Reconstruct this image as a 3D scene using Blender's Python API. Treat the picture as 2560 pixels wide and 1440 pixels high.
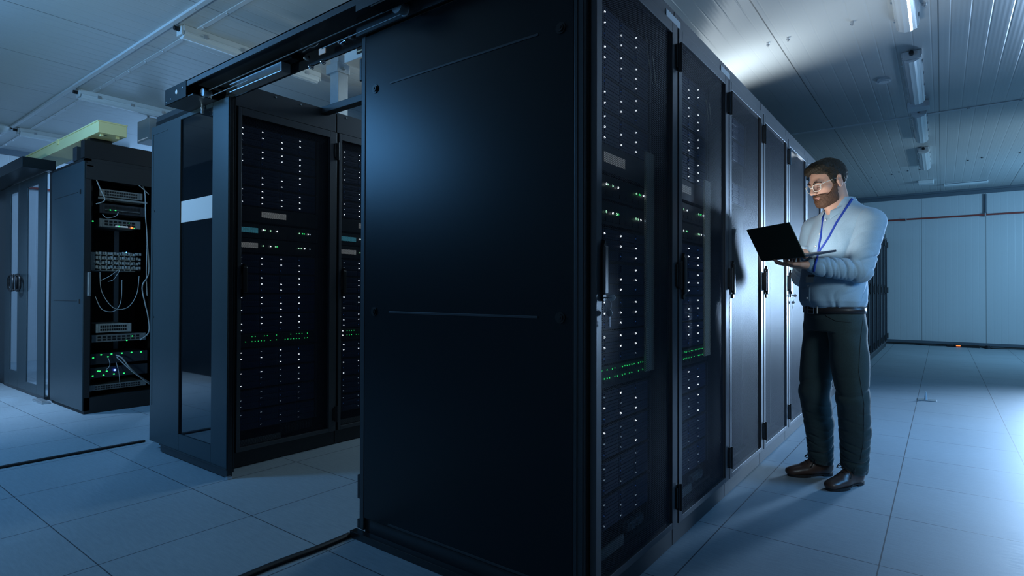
import bpy, bmesh, math, random
import numpy as np
from mathutils import Vector, Matrix
random.seed(7)
C = bpy.context.scene.collection
for o in list(bpy.data.objects): bpy.data.objects.remove(o)

# ------------------------------------------------------------------ camera
# row axes of the room (X across the aisles, Y along the racks) seen by a 20 mm lens
CAM = Vector((0, 0, 1.07)); FPX = 1422.0
def _d(px, py): return np.array([(px-1280)/FPX, -(py-720)/FPX, -1.0])
_Y = _d(2354, 735); _X = -_d(-604, 727)
_Y /= np.linalg.norm(_Y); _X -= _X.dot(_Y)*_Y; _X /= np.linalg.norm(_X); _Z = np.cross(_X, _Y)
MW = np.stack([_X, _Y, _Z])
cd = bpy.data.cameras.new('camera'); cam = bpy.data.objects.new('camera', cd); C.objects.link(cam)
cd.sensor_width = 36; cd.lens = FPX/2560*36; cd.clip_start = 0.05; cd.clip_end = 100
cam.matrix_world = Matrix.Translation(CAM) @ Matrix(MW.tolist()).to_4x4()
bpy.context.scene.camera = cam

def hit(px, py, ax, v):
    """point of a real plane (axis ax at value v) where it was read off the survey"""
    r = MW @ _d(px, py); t = (v-CAM[ax])/r[ax]
    return Vector((CAM[0]+r[0]*t, CAM[1]+r[1]*t, CAM[2]+r[2]*t))

# ------------------------------------------------------------------ world, lights, exposure
sc = bpy.context.scene
sc.view_settings.view_transform = 'Standard'; sc.view_settings.look = 'None'
sc.view_settings.exposure = 0.0; sc.view_settings.gamma = 1.0; sc.view_settings.use_curve_mapping = False
w = bpy.data.worlds.new('room_air'); sc.world = w; w.use_nodes = True
w.node_tree.nodes['Background'].inputs[0].default_value = (0.10, 0.30, 0.62, 1)
w.node_tree.nodes['Background'].inputs[1].default_value = 0.02

def area(name, loc, target, size, power, col, sizey=None, spread=None):
    l = bpy.data.lights.new(name, 'AREA'); l.energy = power; l.color = col; l.size = size
    l.shape = 'RECTANGLE'; l.size_y = sizey or size
    if spread: l.spread = math.radians(spread)
    o = bpy.data.objects.new(name, l); C.objects.link(o); o.location = loc
    o.rotation_euler = (Vector(target)-Vector(loc)).to_track_quat('-Z', 'Y').to_euler(); return o
def spot(name, loc, target, power, col, angle, blend=1.0, rad=.15):
    l = bpy.data.lights.new(name, 'SPOT'); l.energy = power; l.color = col; l.spot_size = math.radians(angle)
    l.spot_blend = blend; l.shadow_soft_size = rad
    o = bpy.data.objects.new(name, l); C.objects.link(o); o.location = loc
    o.rotation_euler = (Vector(target)-Vector(loc)).to_track_quat('-Z', 'Y').to_euler(); return o
BLUE = (0.13, 0.45, 0.98); ICE = (0.43, 0.67, 1.0); WARM = (0.72, 0.90, 0.92); TEAL = (0.26, 0.55, .80)
area('lamp_far_right', (1.46, 9.9, 1.32), (-.80, 3.4, 1.05), .5, 60, ICE, 1.2, spread=62)
area('fill_row_top', (-1.55, 5.5, 2.42), (-1.28, 5.3, 3.2), .14, 15, (.80, .92, 1.0), 2.4, spread=95)  # unseen uplight added on the rack tops to brighten the ceiling patch
area('fill_right_hall', (2.6, 4.4, 2.9), (0.3, 5.4, 0.0), 1.4, 62, BLUE, spread=100)  # broad soft fill added out of view for ambient light on the right
area('fill_right_far', (2.75, 12.0, 2.3), (0.0, 13.3, .6), 1.0, 95, (.27, .60, .95))  # extra unseen fill, put in to brighten the back wall and far ceiling
area('lamp_left_hall', (-5.4, -0.6, 2.75), (-4.9, 2.6, 0.3), .6, 68, BLUE)
spot('fill_left_up', (-3.2, -1.6, 0.9), (-5.6, 1.6, 3.2), 340, (.40, .62, .72), 110)  # uplight added behind the camera to brighten the left ceiling
area('lamp_aisle', (-2.75, 5.2, 3.05), (-2.75, 3.0, 0.2), .8, 42, (.5, .75, .95))
spot('lamp_aisle_up', (-3.9, 4.4, 2.5), (-3.6, 3.4, 3.2), 30, (.8, .9, .85), 160)
area('lamp_cold_aisle', (-9.6, 5.2, 2.9), (-10.8, 3.2, 1.2), 1.0, 150, (.3, .58, 1))
spot('lamp_front_door', (-7.2, .4, 3.0), (-7.3, 1.1, 0.3), 420, ICE, 80)
spot('lamp_right_up', (2.95, 9.4, 1.5), (.6, 10.4, 3.2), 190, (.48, .75, .95), 75)
area('lamp_front_of_man', (1.7, 1.5, 2.0), (-.40, 3.65, 1.05), .6, 2.8, (.66, .86, 1.0), spread=50)

# ------------------------------------------------------------------ materials
def mat(name, col, rough=.5, metal=0., spec=.5, bump=None, var=None, emit=None, coat=0, trans=0, alpha=1):
    m = bpy.data.materials.new(name); m.use_nodes = True; nt = m.node_tree
    b = nt.nodes['Principled BSDF']
    b.inputs['Base Color'].default_value = (*col, 1); b.inputs['Roughness'].default_value = rough
    b.inputs['Metallic'].default_value = metal; b.inputs['Specular IOR Level'].default_value = spec
    b.inputs['Coat Weight'].default_value = coat; b.inputs['Transmission Weight'].default_value = trans
    b.inputs['Alpha'].default_value = alpha
    if emit: b.inputs['Emission Color'].default_value = (*emit[0], 1); b.inputs['Emission Strength'].default_value = emit[1]
    tc = nt.nodes.new('ShaderNodeTexCoord')
    if bump or var:
        sc_, st = bump or (60, 0.0)
        n = nt.nodes.new('ShaderNodeTexNoise'); n.inputs['Scale'].default_value = sc_; n.inputs['Detail'].default_value = 4
        nt.links.new(tc.outputs['Object'], n.inputs['Vector'])
        if st:
            bp = nt.nodes.new('ShaderNodeBump'); bp.inputs['Strength'].default_value = st; bp.inputs['Distance'].default_value = .002
            nt.links.new(n.outputs['Fac'], bp.inputs['Height']); nt.links.new(bp.outputs['Normal'], b.inputs['Normal'])
        if var:
            n2 = nt.nodes.new('ShaderNodeTexNoise'); n2.inputs['Scale'].default_value = var[0]; n2.inputs['Detail'].default_value = 5
            nt.links.new(tc.outputs['Object'], n2.inputs['Vector'])
            mx = nt.nodes.new('ShaderNodeMix'); mx.data_type = 'RGBA'
            mx.inputs[6].default_value = (*[c*(1-var[1]) for c in col], 1); mx.inputs[7].default_value = (*[min(1, c*(1+var[1])) for c in col], 1)
            nt.links.new(n2.outputs['Fac'], mx.inputs[0]); nt.links.new(mx.outputs[2], b.inputs['Base Color'])
    return m
def N(nt, t, **k):
    n = nt.nodes.new(t)
    for a, v in k.items(): setattr(n, a, v)
    return n
def math_(nt, op, a, b=None):
    n = N(nt, 'ShaderNodeMath', operation=op)
    for i, v in enumerate((a, b)):
        if v is None: continue
        if isinstance(v, (int, float)): n.inputs[i].default_value = v
        else: nt.links.new(v, n.inputs[i])
    return n.outputs[0]
def line_mask(nt, coord, pitch, off, width):
    """1 on a thin line every pitch metres"""
    f = math_(nt, 'FRACT', math_(nt, 'DIVIDE', math_(nt, 'SUBTRACT', coord, off), pitch))
    d = math_(nt, 'MINIMUM', f, math_(nt, 'SUBTRACT', 1.0, f))
    return math_(nt, 'LESS_THAN', d, width/pitch/2)

M = {}
M['rack'] = mat('black_powder_coat', (.028, .032, .036), .42, spec=.5, bump=(900, .15))
M['rack_side'] = mat('charcoal_sheet_steel', (.006, .010, .013), .28, spec=.28, bump=(1200, .12))
M['rack_door'] = mat('grey_black_door_paint', (.09, .095, .105), .42, metal=.6, spec=.6, bump=(1200, .08))
M['leaf'] = mat('blue_black_leaf_paint', (.034, .052, .062), .36, spec=.4, bump=(1200, .1))
M['inside'] = mat('matt_black_inside', (.012, .012, .013), .6)
M['black'] = mat('satin_black_plastic', (.012, .012, .013), .35)
M['rubber'] = mat('black_rubber', (.01, .01, .011), .6)
M['tray'] = mat('dark_drive_tray', (.022, .045, .12), .45, bump=(400, .2))
M['chassis'] = mat('dark_chassis', (.022, .024, .03), .45)
M['steel'] = mat('galvanised_steel', (.55, .58, .60), .35, metal=.8, var=(12, .15))
M['bolt'] = mat('bright_bolt_metal', (.7, .72, .75), .3, metal=.9)
M['label'] = mat('glowing_paper_label', (.75, .76, .74), .6, emit=((.8, .82, .8), .10))  # paper with a faint glow of its own put into the material
M['paper'] = mat('matt_white_label', (.72, .78, .82), .6)
M['cyan'] = mat('glowing_cyan_tab', (.12, .55, .72), .5, emit=((.12, .55, .72), .18))  # plain tab given a slight glow, not a light source
M['led_w'] = mat('white_status_light', (.9, .95, .95), .4, emit=((.85, .93, 1), 1.9))
M['led_d'] = mat('dim_status_light', (.4, .5, .6), .4, emit=((.45, .62, .8), .45))
M['led_b'] = mat('blue_status_light', (.05, .15, .5), .4, emit=((.06, .22, .75), .5))
M['led_g'] = mat('green_status_light', (.1, .6, .2), .4, emit=((.03, .85, .18), 1.0))
M['led_pg'] = mat('pale_green_status_light', (.5, .9, .6), .4, emit=((.45, .95, .6), 1.1))
M['led_blue'] = mat('bright_blue_light', (.2, .5, 1), .4, emit=((.10, .35, 1), 3.5))
M['led_bluebig'] = mat('strong_blue_light', (.2, .5, 1), .4, emit=((.08, .16, 1), 9))
M['led_o'] = mat('orange_status_light', (1, .3, .05), .4, emit=((1, .16, .03), 1.8))
M['led_a'] = mat('amber_status_light', (1, .6, .2), .4, emit=((1, .55, .2), .7))
M['greymetal'] = mat('dull_grey_equipment_metal', (.22, .23, .23), .5, metal=.4, bump=(90, .3), var=(60, .35))
M['patch'] = mat('light_grey_patch_panel', (.36, .38, .37), .5, metal=.3, var=(80, .5))
M['cable_w'] = mat('grey_white_cable_jacket', (.30, .31, .30), .5)
M['cable_y'] = mat('cream_cable_jacket', (.55, .5, .35), .5)
M['beige'] = mat('beige_painted_tray', (.80, .72, .36), .5, spec=.4, var=(3, .06))
M['lampbody'] = mat('white_lamp_body', (.62, .65, .66), .4)
M['lampclear'] = mat('ribbed_clear_diffuser', (.72, .76, .78), .18, spec=.8, coat=.5)
M['white'] = mat('white_plastic', (.62, .66, .68), .45)
M['boxgrey'] = mat('grey_wall_box_paint', (.36, .34, .31), .5)
M['red'] = mat('red_brown_pipe_paint', (.26, .05, .04), .45)
M['dkblue'] = mat('dark_cove_trim', (.10, .13, .16), .45)
M['whitetrim'] = mat('pale_ceiling_trim', (.60, .62, .64), .38)
M['glass'] = mat('smoked_door_glass', (.30, .36, .40), .015, spec=.9, trans=1)
M['glass'].node_tree.nodes['Principled BSDF'].inputs['IOR'].default_value = 1.5
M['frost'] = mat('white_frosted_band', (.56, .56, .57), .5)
M['lit_wall'] = mat('beige_lit_wall', (.75, .72, .60), .5)  # pale colour stands in for light falling on the rack side wall
M['key'] = mat('key_steel', (.45, .47, .5), .3, metal=.8)

def mirror_glass():
    m = bpy.data.materials.new('dark_tinted_door_glass'); m.use_nodes = True; nt = m.node_tree
    b = nt.nodes['Principled BSDF']
    b.inputs['Base Color'].default_value = (.004, .008, .012, 1); b.inputs['Roughness'].default_value = .03
    b.inputs['IOR'].default_value = 2.1
    b.inputs['Specular IOR Level'].default_value = .8
    return m
M['tint'] = mirror_glass()

def clear_pane():
    m = bpy.data.materials.new('clear_door_glass'); m.use_nodes = True; nt = m.node_tree; nt.nodes.clear()
    out = N(nt, 'ShaderNodeOutputMaterial'); mix = N(nt, 'ShaderNodeMixShader'); tr = N(nt, 'ShaderNodeBsdfTransparent')
    gl = N(nt, 'ShaderNodeBsdfGlossy'); gl.inputs['Roughness'].default_value = .02; tr.inputs[0].default_value = (.93, .95, .97, 1)
    lw_ = N(nt, 'ShaderNodeLayerWeight'); lw_.inputs[0].default_value = .5
    fr = math_(nt, 'ADD', math_(nt, 'MULTIPLY', math_(nt, 'POWER', lw_.outputs['Facing'], 3.0), .5), .035)
    nt.links.new(fr, mix.inputs[0]); nt.links.new(tr.outputs[0], mix.inputs[1]); nt.links.new(gl.outputs[0], mix.inputs[2])
    nt.links.new(mix.outputs[0], out.inputs[0]); return m
M['pane'] = clear_pane()

def perforated():
    m = bpy.data.materials.new('perforated_steel_sheet'); m.use_nodes = True; nt = m.node_tree
    b = nt.nodes['Principled BSDF']
    b.inputs['Base Color'].default_value = (.030, .036, .052, 1); b.inputs['Roughness'].default_value = .42; b.inputs['Metallic'].default_value = .05
    b.inputs['Specular IOR Level'].default_value = .13
    tc = N(nt, 'ShaderNodeTexCoord'); s = N(nt, 'ShaderNodeSeparateXYZ'); nt.links.new(tc.outputs['Object'], s.inputs[0])
    p = .0075; q = p*1.732
    def cell(off):
        u = math_(nt, 'SUBTRACT', math_(nt, 'FRACT', math_(nt, 'ADD', math_(nt, 'DIVIDE', s.outputs['Y'], q), off)), .5)
        v = math_(nt, 'SUBTRACT', math_(nt, 'FRACT', math_(nt, 'ADD', math_(nt, 'DIVIDE', s.outputs['Z'], p), off)), .5)
        u2 = math_(nt, 'POWER', math_(nt, 'ABSOLUTE', math_(nt, 'MULTIPLY', u, q)), 2.0); v2 = math_(nt, 'POWER', math_(nt, 'ABSOLUTE', math_(nt, 'MULTIPLY', v, p)), 2.0)
        return math_(nt, 'SQRT', math_(nt, 'ADD', u2, v2))
    d = math_(nt, 'MINIMUM', cell(0.0), cell(0.5))
    hole = math_(nt, 'LESS_THAN', d, .0031)
    tr = N(nt, 'ShaderNodeBsdfTransparent'); mix = N(nt, 'ShaderNodeMixShader')
    nt.links.new(hole, mix.inputs[0]); nt.links.new(b.outputs[0], mix.inputs[1]); nt.links.new(tr.outputs[0], mix.inputs[2])
    nt.links.new(mix.outputs[0], nt.nodes['Material Output'].inputs[0]); return m
M['perf'] = perforated()

def floor_mat():
    m = mat('grey_speckled_floor_tile', (.33, .35, .36), .33, spec=.45); nt = m.node_tree; b = nt.nodes['Principled BSDF']
    g = N(nt, 'ShaderNodeNewGeometry'); s = N(nt, 'ShaderNodeSeparateXYZ'); nt.links.new(g.outputs['Position'], s.inputs[0])
    lx = line_mask(nt, s.outputs['X'], .61, -.20, .005); ly = line_mask(nt, s.outputs['Y'], .62, .81, .0045)
    ln = math_(nt, 'MAXIMUM', lx, ly)
    mp = N(nt, 'ShaderNodeMapping'); mp.inputs['Scale'].default_value = (14, 90, 1); nt.links.new(g.outputs['Position'], mp.inputs[0])
    n = N(nt, 'ShaderNodeTexNoise'); n.inputs['Scale'].default_value = 1.0; n.inputs['Detail'].default_value = 6; nt.links.new(mp.outputs[0], n.inputs[0])
    sp = N(nt, 'ShaderNodeTexNoise'); sp.inputs['Scale'].default_value = 420; nt.links.new(g.outputs['Position'], sp.inputs[0])
    big = N(nt, 'ShaderNodeTexNoise'); big.inputs['Scale'].default_value = 1.3; nt.links.new(g.outputs['Position'], big.inputs[0])
    a = math_(nt, 'ADD', math_(nt, 'MULTIPLY', n.outputs[0], .35), math_(nt, 'MULTIPLY', sp.outputs[0], .45)); a = math_(nt, 'ADD', a, math_(nt, 'MULTIPLY', big.outputs[0], .25))
    r = N(nt, 'ShaderNodeValToRGB'); r.color_ramp.elements[0].position = .35; r.color_ramp.elements[0].color = (.215, .262, .29, 1)
    r.color_ramp.elements[1].position = .70; r.color_ramp.elements[1].color = (.345, .405, .44, 1); nt.links.new(a, r.inputs[0])
    mx = N(nt, 'ShaderNodeMix', data_type='RGBA'); mx.inputs[7].default_value = (.05, .06, .07, 1); nt.links.new(ln, mx.inputs[0]); nt.links.new(r.outputs[0], mx.inputs[6])
    nt.links.new(mx.outputs[2], b.inputs['Base Color'])
    rr = math_(nt, 'ADD', math_(nt, 'MULTIPLY', n.outputs[0], .18), .44); nt.links.new(rr, b.inputs['Roughness'])
    bp = N(nt, 'ShaderNodeBump'); bp.inputs['Strength'].default_value = .12; bp.inputs['Distance'].default_value = .001
    nt.links.new(a, bp.inputs['Height']); nt.links.new(bp.outputs[0], b.inputs['Normal']); return m
M['floor'] = floor_mat()

def panel_mat(name, col, rough, axis, seam, soff, ribs, depth, metal=.0):
    """coated steel sandwich panel: joints every seam metres, shallow ribs between"""
    m = mat(name, col, rough, metal=metal, spec=.5); nt = m.node_tree; b = nt.nodes['Principled BSDF']
    g = N(nt, 'ShaderNodeNewGeometry'); s = N(nt, 'ShaderNodeSeparateXYZ'); nt.links.new(g.outputs['Position'], s.inputs[0])
    c = s.outputs[axis]
    ln = line_mask(nt, c, seam, soff, .009)
    big = N(nt, 'ShaderNodeTexNoise'); big.inputs['Scale'].default_value = .8; nt.links.new(g.outputs['Position'], big.inputs[0])
    r = N(nt, 'ShaderNodeValToRGB'); r.color_ramp.elements[0].color = (*[v*.94 for v in col], 1); r.color_ramp.elements[1].color = (*[min(1, v*1.06) for v in col], 1); nt.links.new(big.outputs[0], r.inputs[0])
    mx = N(nt, 'ShaderNodeMix', data_type='RGBA'); mx.inputs[7].default_value = (*[v*.35 for v in col], 1); nt.links.new(ln, mx.inputs[0]); nt.links.new(r.outputs[0], mx.inputs[6])
    nt.links.new(mx.outputs[2], b.inputs['Base Color'])
    f = math_(nt, 'FRACT', math_(nt, 'DIVIDE', c, ribs)); d = math_(nt, 'ABSOLUTE', math_(nt, 'SUBTRACT', f, .5))
    ss = N(nt, 'ShaderNodeMapRange'); ss.interpolation_type = 'SMOOTHSTEP'; ss.inputs[1].default_value = .0; ss.inputs[2].default_value = .07; nt.links.new(d, ss.inputs[0])
    fw = math_(nt, 'MULTIPLY', math_(nt, 'SINE', math_(nt, 'MULTIPLY', c, 2*math.pi/(ribs/4))), .10)
    h = math_(nt, 'ADD', math_(nt, 'SUBTRACT', ss.outputs[0], math_(nt, 'MULTIPLY', ln, 1.5)), fw)
    bp = N(nt, 'ShaderNodeBump'); bp.inputs['Strength'].default_value = 1.0; bp.inputs['Distance'].default_value = depth
    nt.links.new(h, bp.inputs['Height']); nt.links.new(bp.outputs[0], b.inputs['Normal']); return m
M['ceiling'] = panel_mat('ribbed_ceiling_panel', (.50, .52, .52), .30, 'X', 1.09, -.015, .125, .0012)
M['wall'] = panel_mat('white_wall_panel', (.55, .58, .60), .34, 'X', 1.045, -.335, .11, .0008)
M['wall_y'] = panel_mat('white_side_wall_panel', (.55, .58, .60), .34, 'Y', 1.045, 0, .11, .0008)

# ------------------------------------------------------------------ mesh helpers
class MB:
    def __init__(s): s.bm = bmesh.new()
    def box(s, x0, x1, y0, y1, z0, z1, bev=0):
        vs = [s.bm.verts.new((x, y, z)) for x in (x0, x1) for y in (y0, y1) for z in (z0, z1)]
        fs = [s.bm.faces.new([vs[i] for i in f]) for f in ((0, 1, 3, 2), (4, 6, 7, 5), (0, 4, 5, 1), (2, 3, 7, 6), (0, 2, 6, 4), (1, 5, 7, 3))]
        if bev:
            es = list({e for f in fs for e in f.edges})
            bmesh.ops.bevel(s.bm, geom=es, offset=bev, segments=2, affect='EDGES', profile=.5)
        return s
    def cyl(s, p, q, r, n=16, r2=None):
        p = Vector(p); q = Vector(q); d = (q-p).normalized(); a = d.orthogonal().normalized(); b = d.cross(a); r2 = r if r2 is None else r2
        A = [s.bm.verts.new(p+r*(a*math.cos(t)+b*math.sin(t))) for t in [2*math.pi*i/n for i in range(n)]]
        B = [s.bm.verts.new(q+r2*(a*math.cos(t)+b*math.sin(t))) for t in [2*math.pi*i/n for i in range(n)]]
        for i in range(n): s.bm.faces.new((A[i], A[(i+1) % n], B[(i+1) % n], B[i]))
        s.bm.faces.new(A[::-1]); s.bm.faces.new(B); return s
    def ball(s, c, r, seg=10, sc_=(1, 1, 1)):
        bmesh.ops.create_uvsphere(s.bm, u_segments=seg, v_segments=max(6, seg//2+2), radius=r, matrix=Matrix.Translation(Vector(c)) @ Matrix.Diagonal((*sc_, 1))); return s
    def tube(s, pts, r, n=8, closed=False, sub=4, flat=None):
        P = [Vector(p) for p in pts]
        if sub > 1 and len(P) > 2:
            Q = []; L = len(P)
            for i in range(L if closed else L-1):
                p0 = P[(i-1) % L] if closed or i > 0 else P[i]; p1 = P[i]; p2 = P[(i+1) % L]; p3 = P[(i+2) % L] if closed or i+2 < L else p2
                for k in range(sub):
                    t = k/sub; Q.append(.5*((2*p1)+(-p0+p2)*t+(2*p0-5*p1+4*p2-p3)*t*t+(-p0+3*p1-3*p2+p3)*t**3))
            if not closed: Q.append(P[-1])
            P = Q
        rings = []; up = None; L = len(P)
        for i, p in enumerate(P):
            d = ((P[(i+1) % L]-P[i-1]) if closed else (P[min(i+1, L-1)]-P[max(i-1, 0)])).normalized()
            if up is None: up = d.orthogonal().normalized() if flat is None else Vector(flat)
            a = (up-d*up.dot(d)).normalized(); up = a if flat is None else Vector(flat); b = d.cross(a)
            rr = r(i/(L-1)) if callable(r) else r
            ra, rb = (rr, rr) if not isinstance(rr, tuple) else rr
            rings.append([s.bm.verts.new(p+a*math.cos(t)*ra+b*math.sin(t)*rb) for t in [2*math.pi*k/n for k in range(n)]])
        for i in range(L if closed else L-1):
            A = rings[i]; B = rings[(i+1) % L]
            for k in range(n): s.bm.faces.new((A[k], A[(k+1) % n], B[(k+1) % n], B[k]))
        if not closed: s.bm.faces.new(rings[0][::-1]); s.bm.faces.new(rings[-1])
        return s
    def prism(s, pts, vec, bev=0):
        vec = Vector(vec); A = [s.bm.verts.new(p) for p in pts]; B = [s.bm.verts.new(Vector(p)+vec) for p in pts]; n = len(A)
        fs = [s.bm.faces.new(A[::-1]), s.bm.faces.new(B)]
        for i in range(n): fs.append(s.bm.faces.new((A[i], A[(i+1) % n], B[(i+1) % n], B[i])))
        if bev: bmesh.ops.bevel(s.bm, geom=list({e for f in fs for e in f.edges}), offset=bev, segments=2, affect='EDGES')
        return s
    def mesh(s, name, smooth=False):
        bmesh.ops.recalc_face_normals(s.bm, faces=s.bm.faces)
        me = bpy.data.meshes.new(name); s.bm.to_mesh(me); s.bm.free()
        if smooth:
            for p in me.polygons: p.use_smooth = True
        return me
    def build(s, name, m, parent=None, smooth=False, loc=None):
        me = s.mesh(name, smooth); me.materials.append(m if not isinstance(m, str) else M[m])
        return put(name, me, parent, loc)
def put(name, me, parent=None, loc=None):
    o = bpy.data.objects.new(name, me); C.objects.link(o)
    if parent: o.parent = parent
    if loc is not None: o.location = loc
    return o
def tag(o, label=None, cat=None, group=None, kind=None):
    if label: o['label'] = label
    if cat: o['category'] = cat
    if group: o['group'] = group
    if kind: o['kind'] = kind
    return o
def empty(name, loc, label, cat, group=None):
    o = bpy.data.objects.new(name, None); C.objects.link(o); o.location = loc; o.empty_display_size = .05
    return tag(o, label, cat, group)
KIDS = {}
def copy_tree(o, parent=None):
    c = o.copy(); C.objects.link(c)
    if parent: c.parent = parent
    for k in [x for x in ALLKIDS(o)]: copy_tree(k, c)
    return c
def ALLKIDS(o): return [x for x in C.objects if x.parent == o]
def struct(o): o['kind'] = 'structure'; return o
ORD = ['first', 'second', 'third', 'fourth', 'fifth', 'sixth', 'seventh', 'eighth', 'ninth', 'tenth', 'eleventh', 'twelfth', 'thirteenth', 'fourteenth', 'fifteenth', 'sixteenth', 'seventeenth']

# ------------------------------------------------------------------ room shell
XL, XR, YB, YF, ZC = -11.2, 3.2, 14.8, -2.6, 3.2
struct(MB().box(XL-.1, XR+.1, YF-.1, YB+.1, -.1, 0).build('floor', 'floor'))
struct(MB().box(XL-.1, XR+.1, YF-.1, YB+.1, ZC, ZC+.1).build('ceiling', 'ceiling'))
struct(MB().box(XL-.1, XL, YF, YB, 0, ZC).build('wall_left', 'wall_y'))
struct(MB().box(XR, XR+.1, YF, YB, 0, ZC).build('wall_right', 'wall_y'))
struct(MB().box(XL-.1, XR+.1, YB, YB+.1, 0, ZC).build('wall_back', 'wall'))
struct(MB().box(XL-.1, XR+.1, YF-.1, YF, 0, ZC).build('wall_front', 'wall'))
struct(MB().box(-9.9, -6.4, -.32, -.20, 0, 2.75).build('wall_inner', 'rack_side'))
struct(MB().box(-1.2, XR, YB-.02, YB, 0, .09).box(-1.2, XR, YB-.035, YB-.02, .0, .03).build('baseboard_back', 'dkblue'))
struct(MB().box(XL, XR, YB-.07, YB, 3.16, 3.2).box(XL, XR, YB-.03, YB, 3.09, 3.16).build('trim_1', 'dkblue'))
t = MB().box(XL, -1.0, 1.925, 1.965, ZC-.022, ZC, .004)
for i in range(26): t.cyl((-10.9+i*.38, 1.945, ZC-.026), (-10.9+i*.38, 1.945, ZC-.02), .008, 8)
struct(t.build('trim_2', 'whitetrim'))
t = MB().box(XL, -1.0, 2.115, 2.15, ZC-.006, ZC)
for i in range(26): t.cyl((-10.8+i*.38, 2.1325, ZC-.014), (-10.8+i*.38, 2.1325, ZC-.006), .009, 8)
struct(t.build('trim_3', 'whitetrim'))
t = MB().box(-4.0, XR, 8.29, 8.35, ZC-.006, ZC)
for i in range(16): t.cyl((-3.8+i*.45, 8.32, ZC-.014), (-3.8+i*.45, 8.32, ZC-.006), .012, 8)
struct(t.build('trim_4', 'whitetrim'))
struct(MB().box(XL, XL+.06, YF, YB, 3.12, 3.2).build('trim_5', 'dkblue'))

# ------------------------------------------------------------------ rack builder (front plane x=0, faces +X, y 0..W)
W = .719; H0 = .095; HD = 2.20; HT = 2.27
def side_panel(parent, x0, x1, y0, y1, z0, z1, face_y, deco=True, mname='rack_side'):
    p = MB().box(x0, x1, y0, y1, z0, z1, .003)
    s = -1 if face_y == y0 else 1
    o = p.build('side_panel', mname, parent)
    if deco:
        for z in (1.955, .987, .095): MB().box(x0+.16, x1-.14, face_y+s*.0025, face_y-s*.001, z-.0045, z+.0045, .001).build('pressed_crease', 'rack', o)
        for x in (x0+.065, x1-.050):
            for z in (1.951, .988):
                k = MB(); k.cyl((x, face_y, z), (x, face_y+s*.004, z), .019, 24).cyl((x, face_y+s*.004, z), (x, face_y+s*.009, z), .0125, 20).cyl((x, face_y+s*.009, z), (x, face_y+s*.011, z), .006, 12)
                k.build('lock', 'black', o)
    return o
def handle_mesh():
    h = MB()
    h.box(.0, .012, .030, .070, 1.04, 1.235, .003)
    h.prism([(.012, .032, 1.215), (.012, .068, 1.215), (.012, .050, 1.245)], (.02, 0, 0), .002)
    h.box(.024, .038, .036, .064, 1.065, 1.225, .005)
    h.box(.010, .026, .040, .060, 1.075, 1.09); h.box(.010, .026, .040, .060, 1.195, 1.21)
    h.cyl((.012, .050, 1.055), (.030, .050, 1.055), .012, 14)
    return h
def make_rack(label, group, depth=1.14, door=True, end=False, top=HT, hinge_mid=True, stile=.046):
    r = empty('server_rack', (0, 0, 0), label, 'server rack', group)
    f = MB()
    for y, y1 in ((.001, .026), (W-.045, W-.001)):
        for x in (-.06, -depth): f.box(x, x+.055, y, y1, H0, HD)
    f.box(-depth, -.002, .001, W-.001, HD, top-.004, 0); f.box(-depth, -.005, .001, W-.001, H0, H0+.02)
    f.box(-depth, -.05, .001, .045, HD-.05, HD); f.box(-depth, -.05, W-.045, W-.001, HD-.05, HD)
    f.box(-depth, -depth+.008, .045, W-.045, H0+.02, HD-.001)  # unseen back sheet, added to block light from behind
    f.box(-.10, -.085, .030, .052, H0+.02, HD-.05); f.box(-.10, -.085, W-.085, W-.067, H0+.02, HD-.05)
    f.build('frame', 'inside', r)
    MB().box(-depth+.02, -.004, .002, W-.002, .004, H0-.002).build('plinth', 'rack', r)
    MB().box(-.002, .004, .002, W-.002, HD+.004, top, .001).build('fascia', 'rack_door', r)
    for y in (-.0,): pass
    if end: side_panel(r, -depth+.03, -.05, -.014, -.001, .085, 2.195, -.014)
    if end:
        e = MB().box(-.05, -.006, -.014, .0, .03, 2.27, .003).box(-.040, -.036, -.017, -.014, .05, 2.25).box(-.018, -.014, -.017, -.014, .05, 2.25)
        e.box(-depth, -depth+.028, -.014, .0, .03, 2.27, .003); e.build('corner_post', 'rack', r)
        for z0, z1 in ((2.01, 2.11), (.16, .265), (.03, .07)): MB().box(-depth-.018, -depth, -.012, -.001, z0, z1, .003).build('rear_hinge', 'black', r)
        MB().box(-depth-.02, -.01, -.05, -.014, .0, .03, .002).build('base_rail', 'black', r)
    else:
        MB().box(-depth+.01, -.07, .0, .0015, H0+.02, HD-.02).build('added_divider', 'inside', r)  # thin sheet added to keep the rack interior dark
    if door:
        d = MB(); a, b_, zb, zt = stile, W-.062, .125, 2.150
        d.box(.0, .022, .008, a, H0+.004, HD-.003, .002).box(.0, .022, b_, W-.006, H0+.004, HD-.003, .002)
        d.box(.0, .022, a, b_, zt, HD-.003, .002).box(.0, .022, a, b_, H0+.004, zb, .002)
        d.box(.006, .012, a, a+.006, zb, zt).box(.006, .012, b_-.006, b_, zb, zt)
        do = d.build('door', 'rack_door', r)
        pm = MB(); pm.box(.010, .0105, a+.001, b_-.001, zb, zt); pm.build('perforated_panel', 'perf', do)
        handle_mesh().build('handle', 'black', do)
        for z0, z1 in ((2.005, 2.12), (.165, .27)) + (((1.09, 1.20),) if hinge_mid else ()):
            hg = MB(); hg.box(.012, .034, W-.018, W+.004, z0, z1, .003).cyl((.036, W-.003, z0-.004), (.036, W-.003, z1+.004), .006, 10).box(.012, .03, W-.03, W-.018, z0+.01, z1-.01, .002)
            hg.build('hinge', 'black', do)
    MB().box(-.9, -.06, .06, W-.06, H0+.0205, H0+.035).build('bottom_tray', 'inside', r)
    return r

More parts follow.
